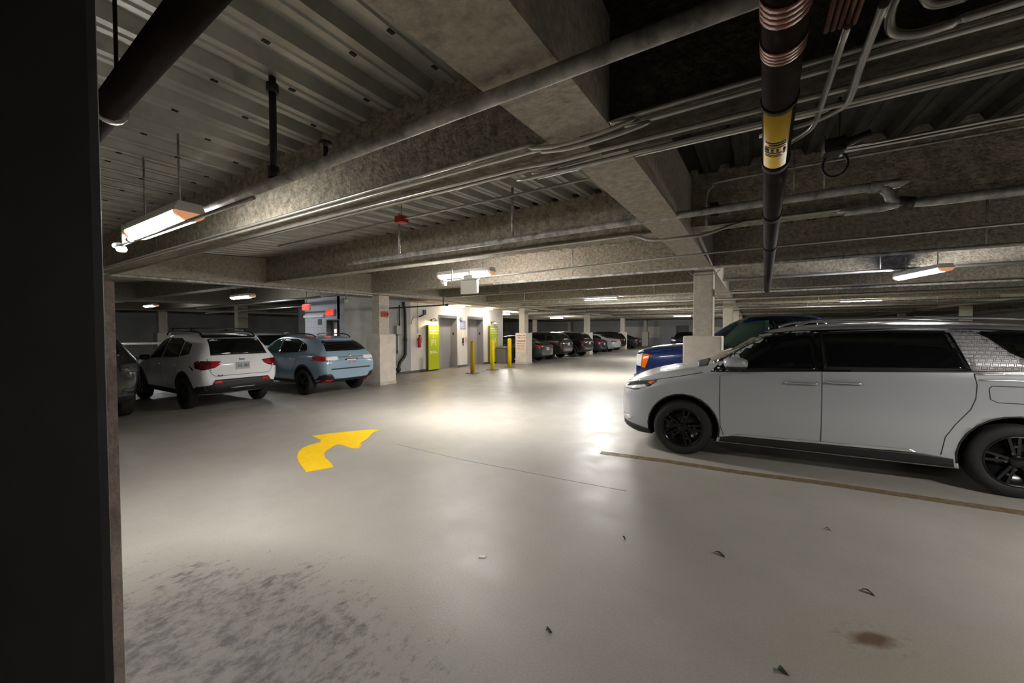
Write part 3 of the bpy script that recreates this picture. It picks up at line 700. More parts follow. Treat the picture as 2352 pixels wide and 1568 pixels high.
# --- other parked cars share two kinds
def far_p(dark='light_deep_red'):
    return suv_common() + [
    ('tail_light', 'rear', [(.56, .90), (.56, 1.03), (.86, 1.05), (.90, 1.04), (.90, .88), (.78, .885)], dark, dict(off=.008, sides=2)),
    ('tail_light', 'side', [(-2.02, 1.06), (-1.88, 1.02), (-1.92, .90), (-2.10, .88)], dark, dict(off=.007)),
    ('reverse_light', 'rear', [(.58, .92), (.58, .97), (.70, .97), (.70, .92)], 'light_clear', dict(off=.013, sides=2)),
    ('rear_bumper', 'rear', [(-.84, .36), (.84, .36), (.84, .50), (-.84, .50)], 'trim_black', dict(off=.010)),
    ('reflector', 'rear', [(.60, .545), (.60, .585), (.78, .585), (.78, .545)], 'reflector_red', dict(off=.010, sides=2)),
    ('headlight', 'side', [(1.95, .93), (2.12, .90), (2.14, .80), (2.0, .83)], 'light_clear', dict(off=.006)),
    ('headlight', 'front', [(.40, .78), (.40, .86), (.72, .87), (.74, .80)], 'light_clear', dict(off=.008, sides=2)),
    ('grille', 'front', [(-.38, .60), (.38, .60), (.38, .80), (-.38, .80)], 'gloss_black', dict(off=.008)),
    ]
def far_extra(root, bv):
    plate_part(root, -2.215, .90, 'plate_pale')
    for sy in (1, -1): mirror_small(root, .70, .98, 1.06, sy, 'gloss_black')
    handles(root, bv, (.06, -.90), .93, 'chrome')
suv = make_car('parked_suv', 'black SUV seen in part at the left edge behind the concrete pier', SUV, 'paint_black', SUV_W, far_p(), (-11.93, 1.66, 0), R(180), extra=far_extra)
SED = [(2.30, .30, .50, .34, .60, .50, .58, .64, .54, .70, .72), (2.22, .24, .70, .28, .78, .50, .76, .70, .68, .77, .80),
       (2.0, .21, .80, .25, .88, .54, .84, .78, .72, .86, .89), (1.35, .20, .83, .24, .905, .56, .87, .86, .74, .94, .97),
       (1.0, .20, .83, .24, .905, .58, .875, .90, .73, .98, 1.01), (.5, .20, .83, .24, .905, .58, .875, .93, .64, 1.28, 1.31),
       (.05, .20, .83, .24, .905, .58, .875, .94, .60, 1.40, 1.435), (-.5, .20, .83, .24, .905, .58, .875, .95, .59, 1.42, 1.46),
       (-1.0, .20, .83, .24, .905, .60, .875, .97, .60, 1.35, 1.39), (-1.6, .22, .83, .26, .90, .62, .87, .99, .68, 1.10, 1.13),
       (-1.95, .24, .80, .30, .88, .64, .845, .98, .72, 1.05, 1.08), (-2.25, .28, .74, .34, .84, .62, .80, .92, .70, 1.01, 1.03), (-2.35, .36, .64, .40, .74, .58, .72, .78, .64, .86, .88)]
SED_W = (1.40, -1.38, .79, .33, .22, .23, .385, 5)
sed_p = [
    ('front_door_window', 'side', [(.66, .985), (.30, 1.20), (.0, 1.33), (-.25, 1.355), (-.26, .985)], 'glass_dark', dict(off=.005)),
    ('rear_door_window', 'side', [(-.32, .99), (-.31, 1.36), (-.75, 1.33), (-1.1, 1.20), (-1.22, 1.03)], 'glass_dark', dict(off=.005)),
    ('windshield', 'front', [(-.66, 1.03), (.66, 1.03), (.54, 1.36), (-.54, 1.36)], 'glass_green', dict(off=.005)),
    ('rear_window', 'rear', [(-.60, 1.13), (.60, 1.13), (.52, 1.35), (-.52, 1.35)], 'glass_dark', dict(off=.005)),
    ('tail_light', 'rear', [(.50, .80), (.50, .90), (.84, .93), (.84, .82)], 'light_red', dict(off=.010, sides=2)),
    ('tail_light', 'side', [(-2.0, .94), (-2.24, .92), (-2.26, .82), (-2.10, .83)], 'light_red', dict(off=.008)),
    ('headlight', 'front', [(.42, .64), (.40, .71), (.76, .76), (.80, .72), (.70, .64)], 'light_clear', dict(off=.010, sides=2)),
    ('headlight', 'side', [(1.85, .79), (2.14, .73), (2.18, .64), (2.02, .66)], 'light_clear', dict(off=.008)),
    ('grille', 'front', [(-.34, .42), (.34, .42), (.38, .66), (-.38, .66)], 'gloss_black', dict(off=.008)),
    ('door_seam', 'side', line([(.74, .95), (.78, .7), (.77, .32)], .007), 'seam', dict(off=.002)),
    ('door_seam', 'side', line([(-.29, .97), (-.29, .32)], .007), 'seam', dict(off=.002)),
    ('rear_bumper', 'rear', [(-.80, .30), (.80, .30), (.80, .40), (-.80, .40)], 'trim_black', dict(off=.008)),
]
def sed_extra(root, bv):
    plate_part(root, -2.345, .72, 'plate_pale')
    for sy in (1, -1): mirror_small(root, .56, .96, 1.0, sy, 'paint_pale_silver')
    handles(root, bv, (-.08, -1.0), .84, 'chrome')
sed = make_car('parked_sedan', 'dark sedan deep in the far left stalls beyond the stair block', SED, 'paint_pale_silver', SED_W, sed_p, (-24.9, 20.4, 0), R(0), extra=sed_extra)
def repaint(root, p):
    for c in root.children:
        if p == 'paint_black' and root == suv and c.name.split('.')[0] in ('tail_light', 'reverse_light', 'reflector', 'license_plate'):
            c.material_slots[0].link = 'OBJECT'; c.material_slots[0].material = MATS['light_dark']
    for c in root.children:
        if c.name.split('.')[0] == 'body':
            c.material_slots[0].link = 'OBJECT'; c.material_slots[0].material = MATS[p]
        elif c.name.split('.')[0] == 'side_mirror':
            c.material_slots[0].link = 'OBJECT'; c.material_slots[0].material = MATS[p]
G_FAR = 'parked cars further down the garage'
for proto, p, loc, rz, lab in (
    (suv, 'paint_pale_silver', (-16.08, 7.88, 0), 0, 'pale silver car facing the aisle, seen between the white SUV and blue crossover'),
    (sed, 'paint_green_black', (-11.75, 18.95, 0), 180, 'dark car nose-in just behind the column with the posted notice'),
    (suv, 'paint_green_black', (-11.55, 21.6, 0), 181, 'dark car with red tail light, just right of the column with the notice'),
    (suv, 'paint_black', (-11.2, 24.3, 0), 179, 'large black SUV left of the second far column'),
    (sed, 'paint_navy', (-11.6, 28.1, 0), 180, 'dark navy car just right of the second far column'),
    (sed, 'paint_pale_silver', (-11.4, 31.0, 0), 179, 'pale silver car parked beyond the dark navy car'),
    (suv, 'paint_black', (-11.6, 33.8, 0), 180, 'black SUV beyond the pale silver car down the row'),
    (sed, 'paint_charcoal', (-11.3, 37.6, 0), 181, 'charcoal car with bright tail light past the third far column'),
    (suv, 'paint_navy', (-5.4, 40.2, 0), -92, 'dark SUV facing forward at the far end of the aisle')):
    c = copy_tree(proto); c.location = loc; c.rotation_euler = (0, 0, R(rz)); c['label'] = lab; c['group'] = G_FAR
    if c.parent: c.parent = None
    repaint(c, p)
repaint(suv, 'paint_black'); suv.scale = (1, 1, 1.04)
# ------------------------------------------------------------------ setting
X0, X1, Y0, Y1 = -34., 12., -9., 47.
struct(MB().box(X0, X1, Y0, Y1, -.3, 0).build('floor', 'floor_coating'))
struct(MB().box(X0 - .3, X0, Y0, Y1, 0, 4).build('wall_left', 'wall_dark'))
struct(MB().box(X1, X1 + .3, Y0, Y1, 0, 4).build('wall_right', 'wall_dark'))
struct(MB().box(X0, X1, Y0 - .3, Y0, 0, 4).build('wall_back', 'wall_dark'))
wf = MB().box(X0, -7.2, Y1, Y1 + .3, 0, 4).box(-5.9, X1, Y1, Y1 + .3, 0, 4).box(-7.2, -5.9, Y1, Y1 + .3, 2.3, 4)
struct(wf.build('wall_far', 'wall_grey'))
struct(MB().box(-7.2, -5.9, Y1 + .3, Y1 + .4, 0, 2.4).build('door_far', 'dark_frame'))
for (xa, xb, za, zb) in ((-13.0, -9.0, .9, 2.2), (-4.6, -2.4, .9, 2.1), (-1.5, 3.0, .8, 2.2)):
    struct(MB().box(xa, xb, Y1 - .05, Y1, za, zb).build('wall_panel', 'wall_paint'))
g = thing('guard_rail', 'pale horizontal guard rail far left, behind the white SUV', 'rail', (-24.1, 0, 0))
MB().box(-.06, .06, -1, 7.6, 1.05, 1.14, .01).build('rail', 'galv_bright', g)
for yy in (-.5, 2.2, 4.9, 7.4): MB().box(-.05, .05, yy - .05, yy + .05, 0, 1.06).build('post', 'pipe_grey', g)
struct(MB().box(-20.5, -13.8, 11.6, 11.9, 0, 3.6).build('wall_recess', 'wall_grey'))

# steel deck ceiling, bay by bay: flutes run away from the camera
ZB = {}   # beam row -> (y, underside)
ROWS = [(-7.2, 2.52, 3.10), (-4.18, 2.55, 3.12), (-1.15, 2.60, 3.15), (1.87, 2.68, 3.20), (4.85, 2.86, 3.43), (7.88, 2.85, 3.46)]
y = 10.9
while y < 47: ROWS.append((y, 2.95, 3.50)); y += 3.03
ROWS.append((47.2, 2.95, 3.5))
def deck(y0, z0, y1, z1, X0=X0, X1=-.765, m='deck_steel'):
    mb = MB(); bm = mb.bm
    prof = [(0, 0), (.045, 0), (.055, .012), (.070, .012), (.08, 0), (.125, 0), (.158, .072), (.262, .072)]
    pts = []
    x = X0
    while x < X1:
        pts += [(x + a, b) for a, b in prof]; x += .30
    va = [bm.verts.new((a, y0, z0 + b)) for a, b in pts]; vb = [bm.verts.new((a, y1, z1 + b)) for a, b in pts]
    for i in range(len(pts) - 1): bm.faces.new((va[i], va[i + 1], vb[i + 1], vb[i]))
    n0 = len(bm.faces)
    if y0 < 1.5 and y1 > -2 and X0 < -5:   # dark fixings on the flute bottoms, modelled only overhead
        x = -9.1
        while x < -.9:
            for yy in [y0 + .35 + (.3 if int(x * 10) % 2 else 0) + .62 * k for k in range(5)]:
                if yy < y1 - .1:
                    zz = z0 + (z1 - z0) * (yy - y0) / (y1 - y0); mb.box(X0 + .3 * int((x - X0) / .3) + .020, X0 + .3 * int((x - X0) / .3) + .042, yy, yy + .035, zz - .006, zz + .002)
            x += .30
    bm.faces.ensure_lookup_table()
    for f in bm.faces[n0:]: f.material_index = 1
    # topping slab above, so that the deck has body
    mb.box(X0, X1, y0, y1, max(z0, z1) + .10, max(z0, z1) + .25)
    o = mb.build('ceiling', [m, 'ink']); struct(o)
ya, za = Y0, 3.08
for (yy, zb, zd) in ROWS:
    deck(ya, za, yy, zd); deck(ya, za, yy, zd, -.765, X1, 'deck_shaded'); ya, za = yy, zd
# fireproofed cross beams
for (yy, zb, zd) in ROWS[:-1]:
    struct(MB().box(X0, -.765, yy, yy + .30, zb, zd + .085).build('cross_beam', 'sprayed_concrete'))
    struct(MB().box(-.765, X1, yy, yy + .30, zb, zd + .085).build('cross_beam', 'sprayed_shaded' if yy < 3 else 'sprayed_concrete'))
# spray overrun plugs in the flutes over the second beam
mb = MB()
for k in range(20):
    xx = X0 + .30 * int((-5.6 + .3 * k - X0) / .30) + .21
    mb.box(xx - .035, xx + .035, 4.80, 4.86, 3.44, 3.475, .01)
struct(mb.build('trim_1', 'ink'))
# long girders over the column rows
GZ = [(-9, 2.45), (.74, 2.605), (1.9, 2.68), (3.5, 2.735), (6.8, 2.79), (8.2, 2.82), (12, 2.86), (47, 2.9)]
GL = [(-9, 2.40), (2.2, 2.655), (4.6, 2.75), (7.2, 2.81), (12, 2.86), (47, 2.9)]
def girder(x0, x1, zz, m='girder_concrete'):
    mb = MB(); top = [(x0, y, 3.42) for y, z in zz]
    poly = [(x0, y, z) for y, z in zz] + [(x0, zz[-1][0], 3.5), (x0, zz[0][0], 3.12), ]
    poly = [(x0, y, z) for y, z in zz] + [(x0, 47, 3.48), (x0, 4.85, 3.42), (x0, 1.87, 3.19), (x0, -9, 3.07)]
    mb.prism(poly, (x1 - x0, 0, 0))
    struct(mb.build('girder', m))
girder(-.93, -.60, GZ); girder(-10.25, -9.92, GL); girder(-19.4, -19.05, GL); girder(8.3, 8.65, GL); girder(-28.7, -28.35, GL)
# columns on square pedestals
def column(cx, cy, zt, pw=.325, cw=.168, ph=1.585, yo=0.):
    c = MB().box(cx - cw, cx + cw, cy - .20, cy + .20, ph - .02, zt, .02).build('concrete_column', 'column_concrete'); struct(c)
    p = MB().box(cx - pw, cx + pw, cy - .31, cy + .31, 0, ph, .018).build('pedestal', 'pedestal_concrete', c)
    MB().box(cx - pw - .012, cx + pw + .012, cy - .322, cy + .322, 0, .10, .006).build('base_band', 'column_concrete', p)
    return c
COLS = {}
for cx in (-28.5, -19.2, -10.05, -.78, 8.5):
    for k, cy in enumerate((8.31, 17.42, 26.5, 35.6, 44.7)):
        COLS[(cx, k)] = column(cx if cx > -5 else cx + .02, cy, 2.80 if k == 0 else 2.85)
# strap around the head of the nearest right column
tag(MB().tube([(-1.02, 8.02, 2.80), (-.96, 8.07, 2.745), (-.945, 8.085, 2.735), (-.585, 8.085, 2.735), (-.56, 8.085, 2.75), (-.50, 8.03, 2.80)], .008, 6).build('conduit_strap', 'galv'),
    'thin metal strap hooked under the head of the nearest right column', 'strap')

# pier and steel post beside the camera
pier = MB(); pier.prism([(-1.052, .237, 0), (-1.5, .237, 0), (-1.5, -.5, 0), (-1.052, -.5, 0)], (0, 0, 1.775))
lo = [pier.bm.verts.new(c) for c in ((-1.052, .237, 1.775), (-1.5, .237, 1.775), (-1.5, -.5, 1.775), (-1.052, -.5, 1.775))]
hi = [pier.bm.verts.new(c) for c in ((-1.14, .16, 1.83), (-1.41, .16, 1.83), (-1.41, -.42, 1.83), (-1.14, -.42, 1.83))]
pier.bm.faces.new(hi)
for k in range(4): pier.bm.faces.new((lo[k], lo[(k + 1) % 4], hi[(k + 1) % 4], hi[k]))
p = pier.build('concrete_pier', 'pier_concrete'); struct(p)
post = MB().box(-.98, -.75, -.35, .161, 0, 3.19, .012).build('steel_post', 'steel_dark'); struct(post)
MB().box(-.985, -.745, -.355, .166, 0, .02, .004).build('base_plate', 'steel_dark', post)

# elevator block -----------------------------------------------------
XW = -11.5
w = MB()
def wseg(y0, y1, z0=0., z1=3.44): w.box(XW - .42, XW, y0, y1, z0, z1)
wseg(10.98, 12.59); wseg(13.84, 14.58); wseg(15.88, 17.69)
wseg(12.59, 13.84, 2.38); wseg(14.58, 15.88, 2.38)
struct(w.build('wall_elevator', 'wall_paint'))
struct(MB().box(XW - .40, XW, 8.05, 10.98, 0, 3.44).build('wall_alcove', 'wall_grey'))  # grey here is the shade on this wall stretch, put into its colour
struct(MB().box(-13.8, XW - .42, 17.29, 17.69, 0, 3.44).build('wall_elevator_far', 'wall_paint'))
w = MB().box(-13.8, -12.50, 8.05, 8.35, 0, 3.44).box(-11.76, XW - .40, 8.05, 8.35, 0, 3.44).box(-12.50, -11.76, 8.05, 8.35, 2.08, 3.44)
struct(w.build('wall_stair', 'block_white'))
struct(MB().box(-13.8, -13.5, 8.35, 17.29, 0, 3.44).build('wall_stair_left', 'block_white'))
for n, (y0, y1) in enumerate(((12.59, 13.84), (14.58, 15.88))):
    d = MB().box(XW - .40, XW - .37, y0 + .03, (y0 + y1) / 2 - .004, 0, 2.25).box(XW - .40, XW - .37, (y0 + y1) / 2 + .004, y1 - .03, 0, 2.25).build('door_%d' % (n + 1), 'door_grey'); struct(d)
    MB().box(XW - .40, XW + .012, y0, y0 + .035, 0, 2.38).box(XW - .40, XW + .012, y1 - .035, y1, 0, 2.38).build('door_jamb', 'door_grey', d)
    MB().box(XW - .40, XW + .012, y0 + .035, y1 - .035, 2.25, 2.38).build('door_head', 'dark_frame', d)
    MB().box(XW - .24, XW - .16, y1 - .047, y1 - .035, 1.50, 1.62, .004).build('call_plate', 'ink', d)
struct(MB().box(XW, XW + .012, 10.98, 12.59, 0, .10).box(XW, XW + .012, 13.84, 14.58, 0, .10).box(XW, XW + .012, 15.88, 17.69, 0, .10).build('baseboard_elevator', 'dark_frame'))
struct(MB().box(XW, XW + .012, 8.05, 10.98, 0, .10).build('baseboard_alcove', 'dark_frame'))
# dropped soffit over the lifts
struct(MB().box(XW, -10.55, 10.9, 20.0, 2.82, 2.985, .006).build('ceiling_soffit', 'soffit_paint'))
for (yy, lab) in ((13.55, 'round white drum light under the lift lobby soffit, above the left elevator door'), (15.72, 'round white drum light under the lift lobby soffit, above the right elevator door')):
    t = thing('ceiling_light', lab, 'light', (-10.95, yy, 2.82), 0, 'drum lights over the lifts')
    MB().lathe([(.115, -.03), (.115, 0), (0, 0)][::-1], 24).build('rim', 'white_plastic', t)
    MB().lathe([(0, -.085), (.07, -.082), (.098, -.07), (.105, -.03)], 24).build('diffuser', 'lamp_round', t)
# exit door
d = MB().box(-12.47, -11.79, 8.24, 8.28, 0, 2.05).build('door_3', 'door_grey'); struct(d)
MB().box(-12.50, -12.465, 8.035, 8.30, 0, 2.08).box(-11.795, -11.76, 8.035, 8.30, 0, 2.08).box(-12.465, -11.795, 8.035, 8.30, 2.045, 2.08).build('door_jamb', 'dark_frame', d)
MB().box(-12.34, -12.22, 8.225, 8.24, 1.05, 1.75).build('door_window', 'door_glass_lit', d)
MB().box(-11.93, -11.85, 8.20, 8.24, .98, 1.03, .008).build('door_handle', 'satin', d)

# ------------------------------------------------------------------ lamps
lamp0 = None
def lamp_proto():
    t = empty('strip_light')
    MB().prism([(-.64, -.075, .075), (-.64, -.10, .02), (-.64, -.10, -.0), (-.64, .10, 0), (-.64, .10, .02), (-.64, .075, .075)], (1.28, 0, 0)).build('housing', 'white_plastic', t)
    n = 9; pr = [(-.595, .098 * math.cos(PI + PI * k / n), -.002 + .062 * math.sin(PI + PI * k / n)) for k in range(n + 1)]
    MB().prism(pr, (1.19, 0, 0)).build('diffuser', 'lamp', t)
    for s in (1, -1):
        pr = [(s * .597, .10 * math.cos(PI + PI * k / n), -.001 + .066 * math.sin(PI + PI * k / n)) for k in range(n + 1)]
        MB().prism(pr, (s * .045, 0, 0)).build('end_cap', 'lamp_cap', t)
    for s in (1, -1): MB().cyl((s * .42, 0, .07), (s * .42, 0, .66), .008, 8).build('hanger_rod', 'pipe_grey', t)
    return t
lamp0 = lamp_proto()
G_L = 'hanging strip lights'
LAMPS = [((-3.70, 1.09, 2.47), 0, 'bright hanging strip light nearest the camera, at upper left'),
         ((-4.70, 5.90, 2.78), 0, 'hanging strip light with the white blank-backed sign under it'),
         ((-4.70, 13.80, 2.88), 0, 'second strip light down the aisle, beyond the one with the white sign'),
         ((-4.70, 23.80, 2.90), 0, 'third strip light down the aisle, just left of the near right column'),
         ((-4.70, 33.5, 2.90), 0, 'small added strip light at the far end of the aisle'),  # extra lamp, added to light the far aisle
         ((2.66, 10.12, 2.76), 104, 'hanging strip light above the roof of the silver-white minivan'),
         ((-13.75, 6.0, 2.77), 0, 'strip light over the stalls behind the white and blue cars'),
         ((-22.5, 6.2, 2.80), 0, 'far left strip light seen above the white SUV roof'),
         ((-22.5, 14.0, 2.80), 0, 'added far left strip light, unseen beyond the stair block'),  # extra lamp, added to light the far left
         ((-14.5, 22.3, 2.85), 0, 'strip light above the dark cars past the lifts'),
         ((-14.5, 31.0, 2.85), 0, 'strip light above the cars beyond the second far column'),
         ((3.6, 20.0, 2.85), 0, 'added strip light deep in the right hand stalls'),  # extra lamp, added to light the right hand distance
         ((4.3, 3.45, 2.78), 0, 'strip light over the near right stalls'),
         ((-13.4, -2.6, 2.50), 0, 'added unseen strip light over the near left stalls')]  # extra lamp out of view, added for its light
for i, (loc, rz, lab) in enumerate(LAMPS):
    t = lamp0 if i == 0 else copy_tree(lamp0)
    t.location = loc; t.rotation_euler = (0, 0, R(rz)); tag(t, lab, 'light', G_L)
    t.scale = (.80, .85, .85) if i == 0 else (1, 1, 1)
    if i == 12:   # unseen panels added around this lamp to cut its upward light
        MB().box(-.70, .70, -.135, -.128, -.085, .09).box(-.70, .70, .128, .135, -.085, .09).box(-.70, -.693, -.135, .135, -.085, .09).box(.693, .70, -.135, .135, -.085, .09).build('reflector', 'white_plastic', t)
    if 1 <= i <= 12:
        for c in t.children:
            if c.name.split('.')[0] == 'diffuser': c.material_slots[0].link = 'OBJECT'; c.material_slots[0].material = MATS['lamp_bright' if i in (2, 3, 4, 9, 10) else 'lamp_side' if i == 12 else 'lamp_low' if i in (6, 7, 8) else 'lamp_mid']

# white sign under the second lamp
t = thing('exit_sign', 'white back of a hanging exit sign under a strip light in the aisle', 'sign', (-4.44, 5.70, 2.55))
MB().box(-.19, .19, -.035, .035, -.18, .07, .02).build('sign_box', 'white', t)
f = MB().box(-.175, .175, .030, .037, -.165, .055).build('sign_face', 'exit_dim', t); textmesh('EXIT', .19, 'lettering', 'exit_red', f, facing((0, .039, -.06), (0, 1, 0)), .002)
MB().box(-.20, .20, -.06, .06, .075, .10, .01).box(-.11, .11, -.055, .055, .10, .165, .02).cyl((0, 0, .16), (0, 0, .24), .025, 12).build('canopy', 'white_plastic', t)
c = MB().tube([(-5.05, 5.70, 2.635), (-.60, 5.70, 2.70), (9, 5.70, 2.72)], .013, 8).cyl((-4.86, 5.70, 2.64), (-4.86, 5.70, 2.90), .016, 8).build('conduit', 'galv')
tag(c, 'slim metal conduit running right from the white hanging sign', 'conduit')
MB().box(-5.12, -5.02, 5.65, 5.75, 2.60, 2.67, .02).box(-5.06, -4.98, 5.62, 5.70, 2.545, 2.60, .02).build('junction_box', 'white_plastic', c)
# junction box and drop below the nearest lamp
c = MB().tube([(-4.42, 1.02, 2.37), (-2.2, 1.02, 2.37)], .011, 8).build('conduit', 'galv'); tag(c, 'thin conduit under the nearest strip light, from white junction heads', 'conduit')
MB().cyl((-4.24, 1.02, 2.37), (-4.24, 1.02, 2.52), .018, 10).build('riser', 'white_plastic', c)
for (x, z) in ((-4.40, 2.375), (-4.30, 2.335)): MB().tube([(x - .05, 1.02, z + .01), (x, 1.02, z), (x + .05, .99, z - .01)], [.018, .03, .022], 8).build('sensor_head', 'white_plastic', c)
MB().cyl((-4.02, .99, 2.37), (-3.97, .99, 2.37), .02, 8).build('clamp', 'satin', c)

# exit signs near the stair
def exit_sign(loc, lab, mirror=False, drop=.3):
    t = thing('exit_sign', lab, 'sign', loc, 0)
    MB().box(-.20, .20, -.03, .03, -.105, .105, .01).build('sign_box', 'white_plastic', t)
    f = MB().box(-.185, .185, -.036, -.028, -.092, .092).build('sign_face', 'exit_dim', t)
    textmesh('EXIT', .20, 'lettering', 'exit_red', f, facing((0, -.038, -.005), (0, -1, 0)), .003)
    MB().cyl((0, 0, .1), (0, 0, .1 + drop), .012, 8).build('stem', 'pipe_grey', t)
exit_sign((-12.16, 7.15, 2.445), 'red lit EXIT sign hanging from the ceiling, the higher and left one', drop=.39)
exit_sign((-12.20, 8.0, 2.31), 'red lit EXIT sign above the grey stair door', drop=.02)

# ------------------------------------------------------------------ lift lobby fittings
def sconce(parent_loc, lab, bulb):
    t = thing('wall_sconce', lab, 'light', parent_loc)
    MB().lathe([(.05, 0), (.05, .02), (0, .02)], 16, m=facing((0, 0, 0), (1, 0, 0))).build('wall_plate', 'dark_frame', t)
    MB().tube(smoothpath([(.01, 0, 0), (.10, 0, .05), (.20, 0, .05), (.24, .02, .01)], 5), .014, 8).build('arm', 'dark_frame', t)
    m = Matrix.Translation((.24, .02, -.02))
    MB().lathe([(.03, .03), (.05, .02), (.14, -.05), (.15, -.055), (.14, -.045), (.05, .01), (0, .015)], 24, m=m).build('shade', 'white_plastic', t)
    MB().lathe([(0, -.10), (.06, -.09), (.085, -.055), (.06, -.02), (0, -.01)], 16, m=m).build('bulb', bulb, t)
sconce((XW, 12.15, 2.14), 'lit gooseneck wall lamp above the left green panel', 'lamp_warm')
sconce((XW, 16.6, 2.12), 'unlit gooseneck wall lamp above the right green panel', 'white_plastic')
def green_panel(y0, y1, lab):
    t = thing('wayfinding_panel', lab, 'sign', (XW + .025, (y0 + y1) / 2, 0), 0, 'green wayfinding panels')
    h = (y1 - y0) / 2
    MB().box(.0, .115, -h, h, .06, 1.94, .008).build('panel_box', 'lime_edge', t)
    f = MB().box(.115, .121, -h + .005, h - .005, .065, 1.935).build('panel_face', 'lime', t)
    ln = MB()
    for k in range(3): ln.box(.121, .123, -h * .80, h * .82, 1.79 - k * .12, 1.84 - k * .12)
    ln.build('heading_lines', 'cream_print', f)
    textmesh('P1', .38, 'lettering', 'cream_print', f, facing((.122, .02, 1.18), (1, 0, 0)), .001)
    sm = MB().box(.121, .123, -.06, .0, 1.42, 1.44).box(.121, .123, -.06, -.04, 1.39, 1.47).box(.121, .123, -.02, .0, 1.39, 1.44)
    for k in range(2):
        for a, b in ((-.24, -.10), (-.08, .02), (.04, .14 + k * .08)): sm.box(.121, .1225, a, b, .82 - k * .07, .85 - k * .07)
    sm.build('small_print', 'cream_print', f)
green_panel(11.82, 12.47, 'tall lime green P1 panel left of the left elevator door')
green_panel(16.26, 16.98, 'tall lime green P1 panel right of the right elevator door')
t = thing('notice', 'blue notice high on the wall between the elevator doors', 'sign', (XW, 14.25, 1.98))
MB().box(0, .012, -.19, .19, -.22, .19).build('notice_board', 'sign_blue', t)
q = MB()
for k in range(6): q.box(.012, .014, -.14, .10 if k % 2 else .15, .05 - k * .04, .065 - k * .04)
q.box(.012, .014, -.10, .02, -.205, -.185); q.build('notice_text', 'white', t)
e = MB().lathe([(.10, 0), (.10, .014), (0, .014)], 24, m=facing((.005, -.15, .23), (1, 0, 0))).build('emblem', 'ink', t)
MB().lathe([(.06, .014), (.06, .02), (0, .02)], 20, m=facing((.005, -.15, .23), (1, 0, 0)) @ Matrix.Diagonal((.55, 1.2, 1, 1))).build('emblem_centre', 'white', e)
tag(MB().box(XW, XW + .012, 14.19, 14.31, 1.40, 1.72).build('sticker', 'cream_print'), 'narrow pale yellow sticker below the blue notice', 'sticker')
t = thing('call_station', 'black elevator call station below the yellow sticker', 'button panel', (XW, 14.25, 1.22))
MB().box(0, .03, -.045, .045, -.12, .13, .01).build('face_plate', 'ink', t); MB().box(0, .03, -.03, .05, -.22, -.15, .01).build('key_switch', 'dark_frame', t)
tag(MB().box(XW, XW + .05, 14.43, 14.55, 1.20, 1.40, .02).build('alarm_pull', 'salmon'), 'salmon red pull box beside the call station', 'alarm')
t = thing('fire_extinguisher', 'red fire extinguisher on the wall left of the green panel', 'extinguisher', (XW, 11.36, 1.0))
MB().lathe([(0, .02), (.06, .02), (.07, .05), (.07, .38), (.045, .44), (.02, .46), (0, .46)], 18, m=Matrix.Translation((.10, 0, 0))).build('cylinder', 'red', t)
MB().box(.06, .14, -.015, .05, .46, .52, .01).tube([(.10, .03, .48), (.15, .08, .40), (.15, .08, .2)], .01, 6).build('valve', 'ink', t)
MB().box(0, .03, -.03, .03, .30, .36).build('bracket', 'ink', t)
tag(MB().box(XW, XW + .008, 11.47, 11.68, .92, 1.42).build('paper_notice', 'white'), 'white paper notice right of the red fire extinguisher', 'notice')
t = thing('strobe', 'dark blue strobe box on a bracket above the fire extinguisher', 'alarm', (XW, 11.66, 2.40))
MB().box(.05, .13, -.07, .07, -.05, .15, .015).build('strobe_box', 'navy', t); MB().tube([(0, -.22, -.13), (.06, -.16, -.11), (.09, -.02, -.04)], .025, 8).build('arm', 'ink', t)
tag(MB().tube(smoothpath([(XW + .02, 11.02, 1.95), (XW + .02, 11.04, 2.1), (XW + .02, 11.14, 2.2), (XW + .02, 11.42, 2.24)], 5), .012, 8).build('conduit', 'pipe_grey'), 'grey conduit bending up the corner beside the dark blue strobe', 'conduit')
tag(MB().tube([(XW + .02, 11.36, 2.80), (XW + .02, 11.36, 1.6)], .010, 8).build('conduit', 'pipe_grey'), 'straight thin conduit dropping to the fire extinguisher', 'conduit')
# grey alcove: drain pipe, box
t = thing('drain_pipe', 'black vertical drain pipe with elbow on the grey alcove wall', 'pipe', (XW, 10.55, 0))
MB().tube(smoothpath([(.10, -.02, 2.8), (.10, .02, 2.6), (.10, .06, 2.3), (.10, .06, 1.0), (.12, .0, .72), (.16, -.30, .45), (.16, -.36, .1)], 6), .06, 12).build('pipe_run', 'pipe_black', t)
MB().tube([(.10, .06, 1.3), (.10, .06, 1.42)], .075, 12).build('coupling', 'pipe_black', t)
MB().tube([(.16, -.345, .28), (.16, -.355, .18)], .09, 12).build('coupling', 'pipe_black', t)
t = thing('electrical_box', 'grey electrical box with conduit on the alcove wall', 'electrical box', (XW + .002, 10.28, 1.72))
MB().box(0, .14, -.13, .13, -.16, .16, .01).build('enclosure', 'wall_grey', t); MB().tube([(.06, -.05, -.15), (.06, -.05, -.9)], .02, 8).tube([(.06, .07, .15), (.06, .07, .95)], .02, 8).build('conduit_run', 'pipe_black', t)
tag(MB().box(XW, XW + .05, 10.13, 10.33, .95, 1.5, .005).build('wall_plate', 'white_plastic'), 'pale metal plate on the alcove wall below the electrical box', 'plate')
# stair wall bits
tag(MB().box(-12.98, -12.78, 8.03, 8.05, 1.90, 2.10).build('door_sign', 'dark_frame'), 'small dark plaque left of the grey stair door', 'sign')
tag(MB().box(-13.8, -12.6, 7.985, 8.05, 2.16, 2.24).build('cable_trough', 'white_plastic'), 'white cable trough across the stair wall left of the exit sign', 'trunking')
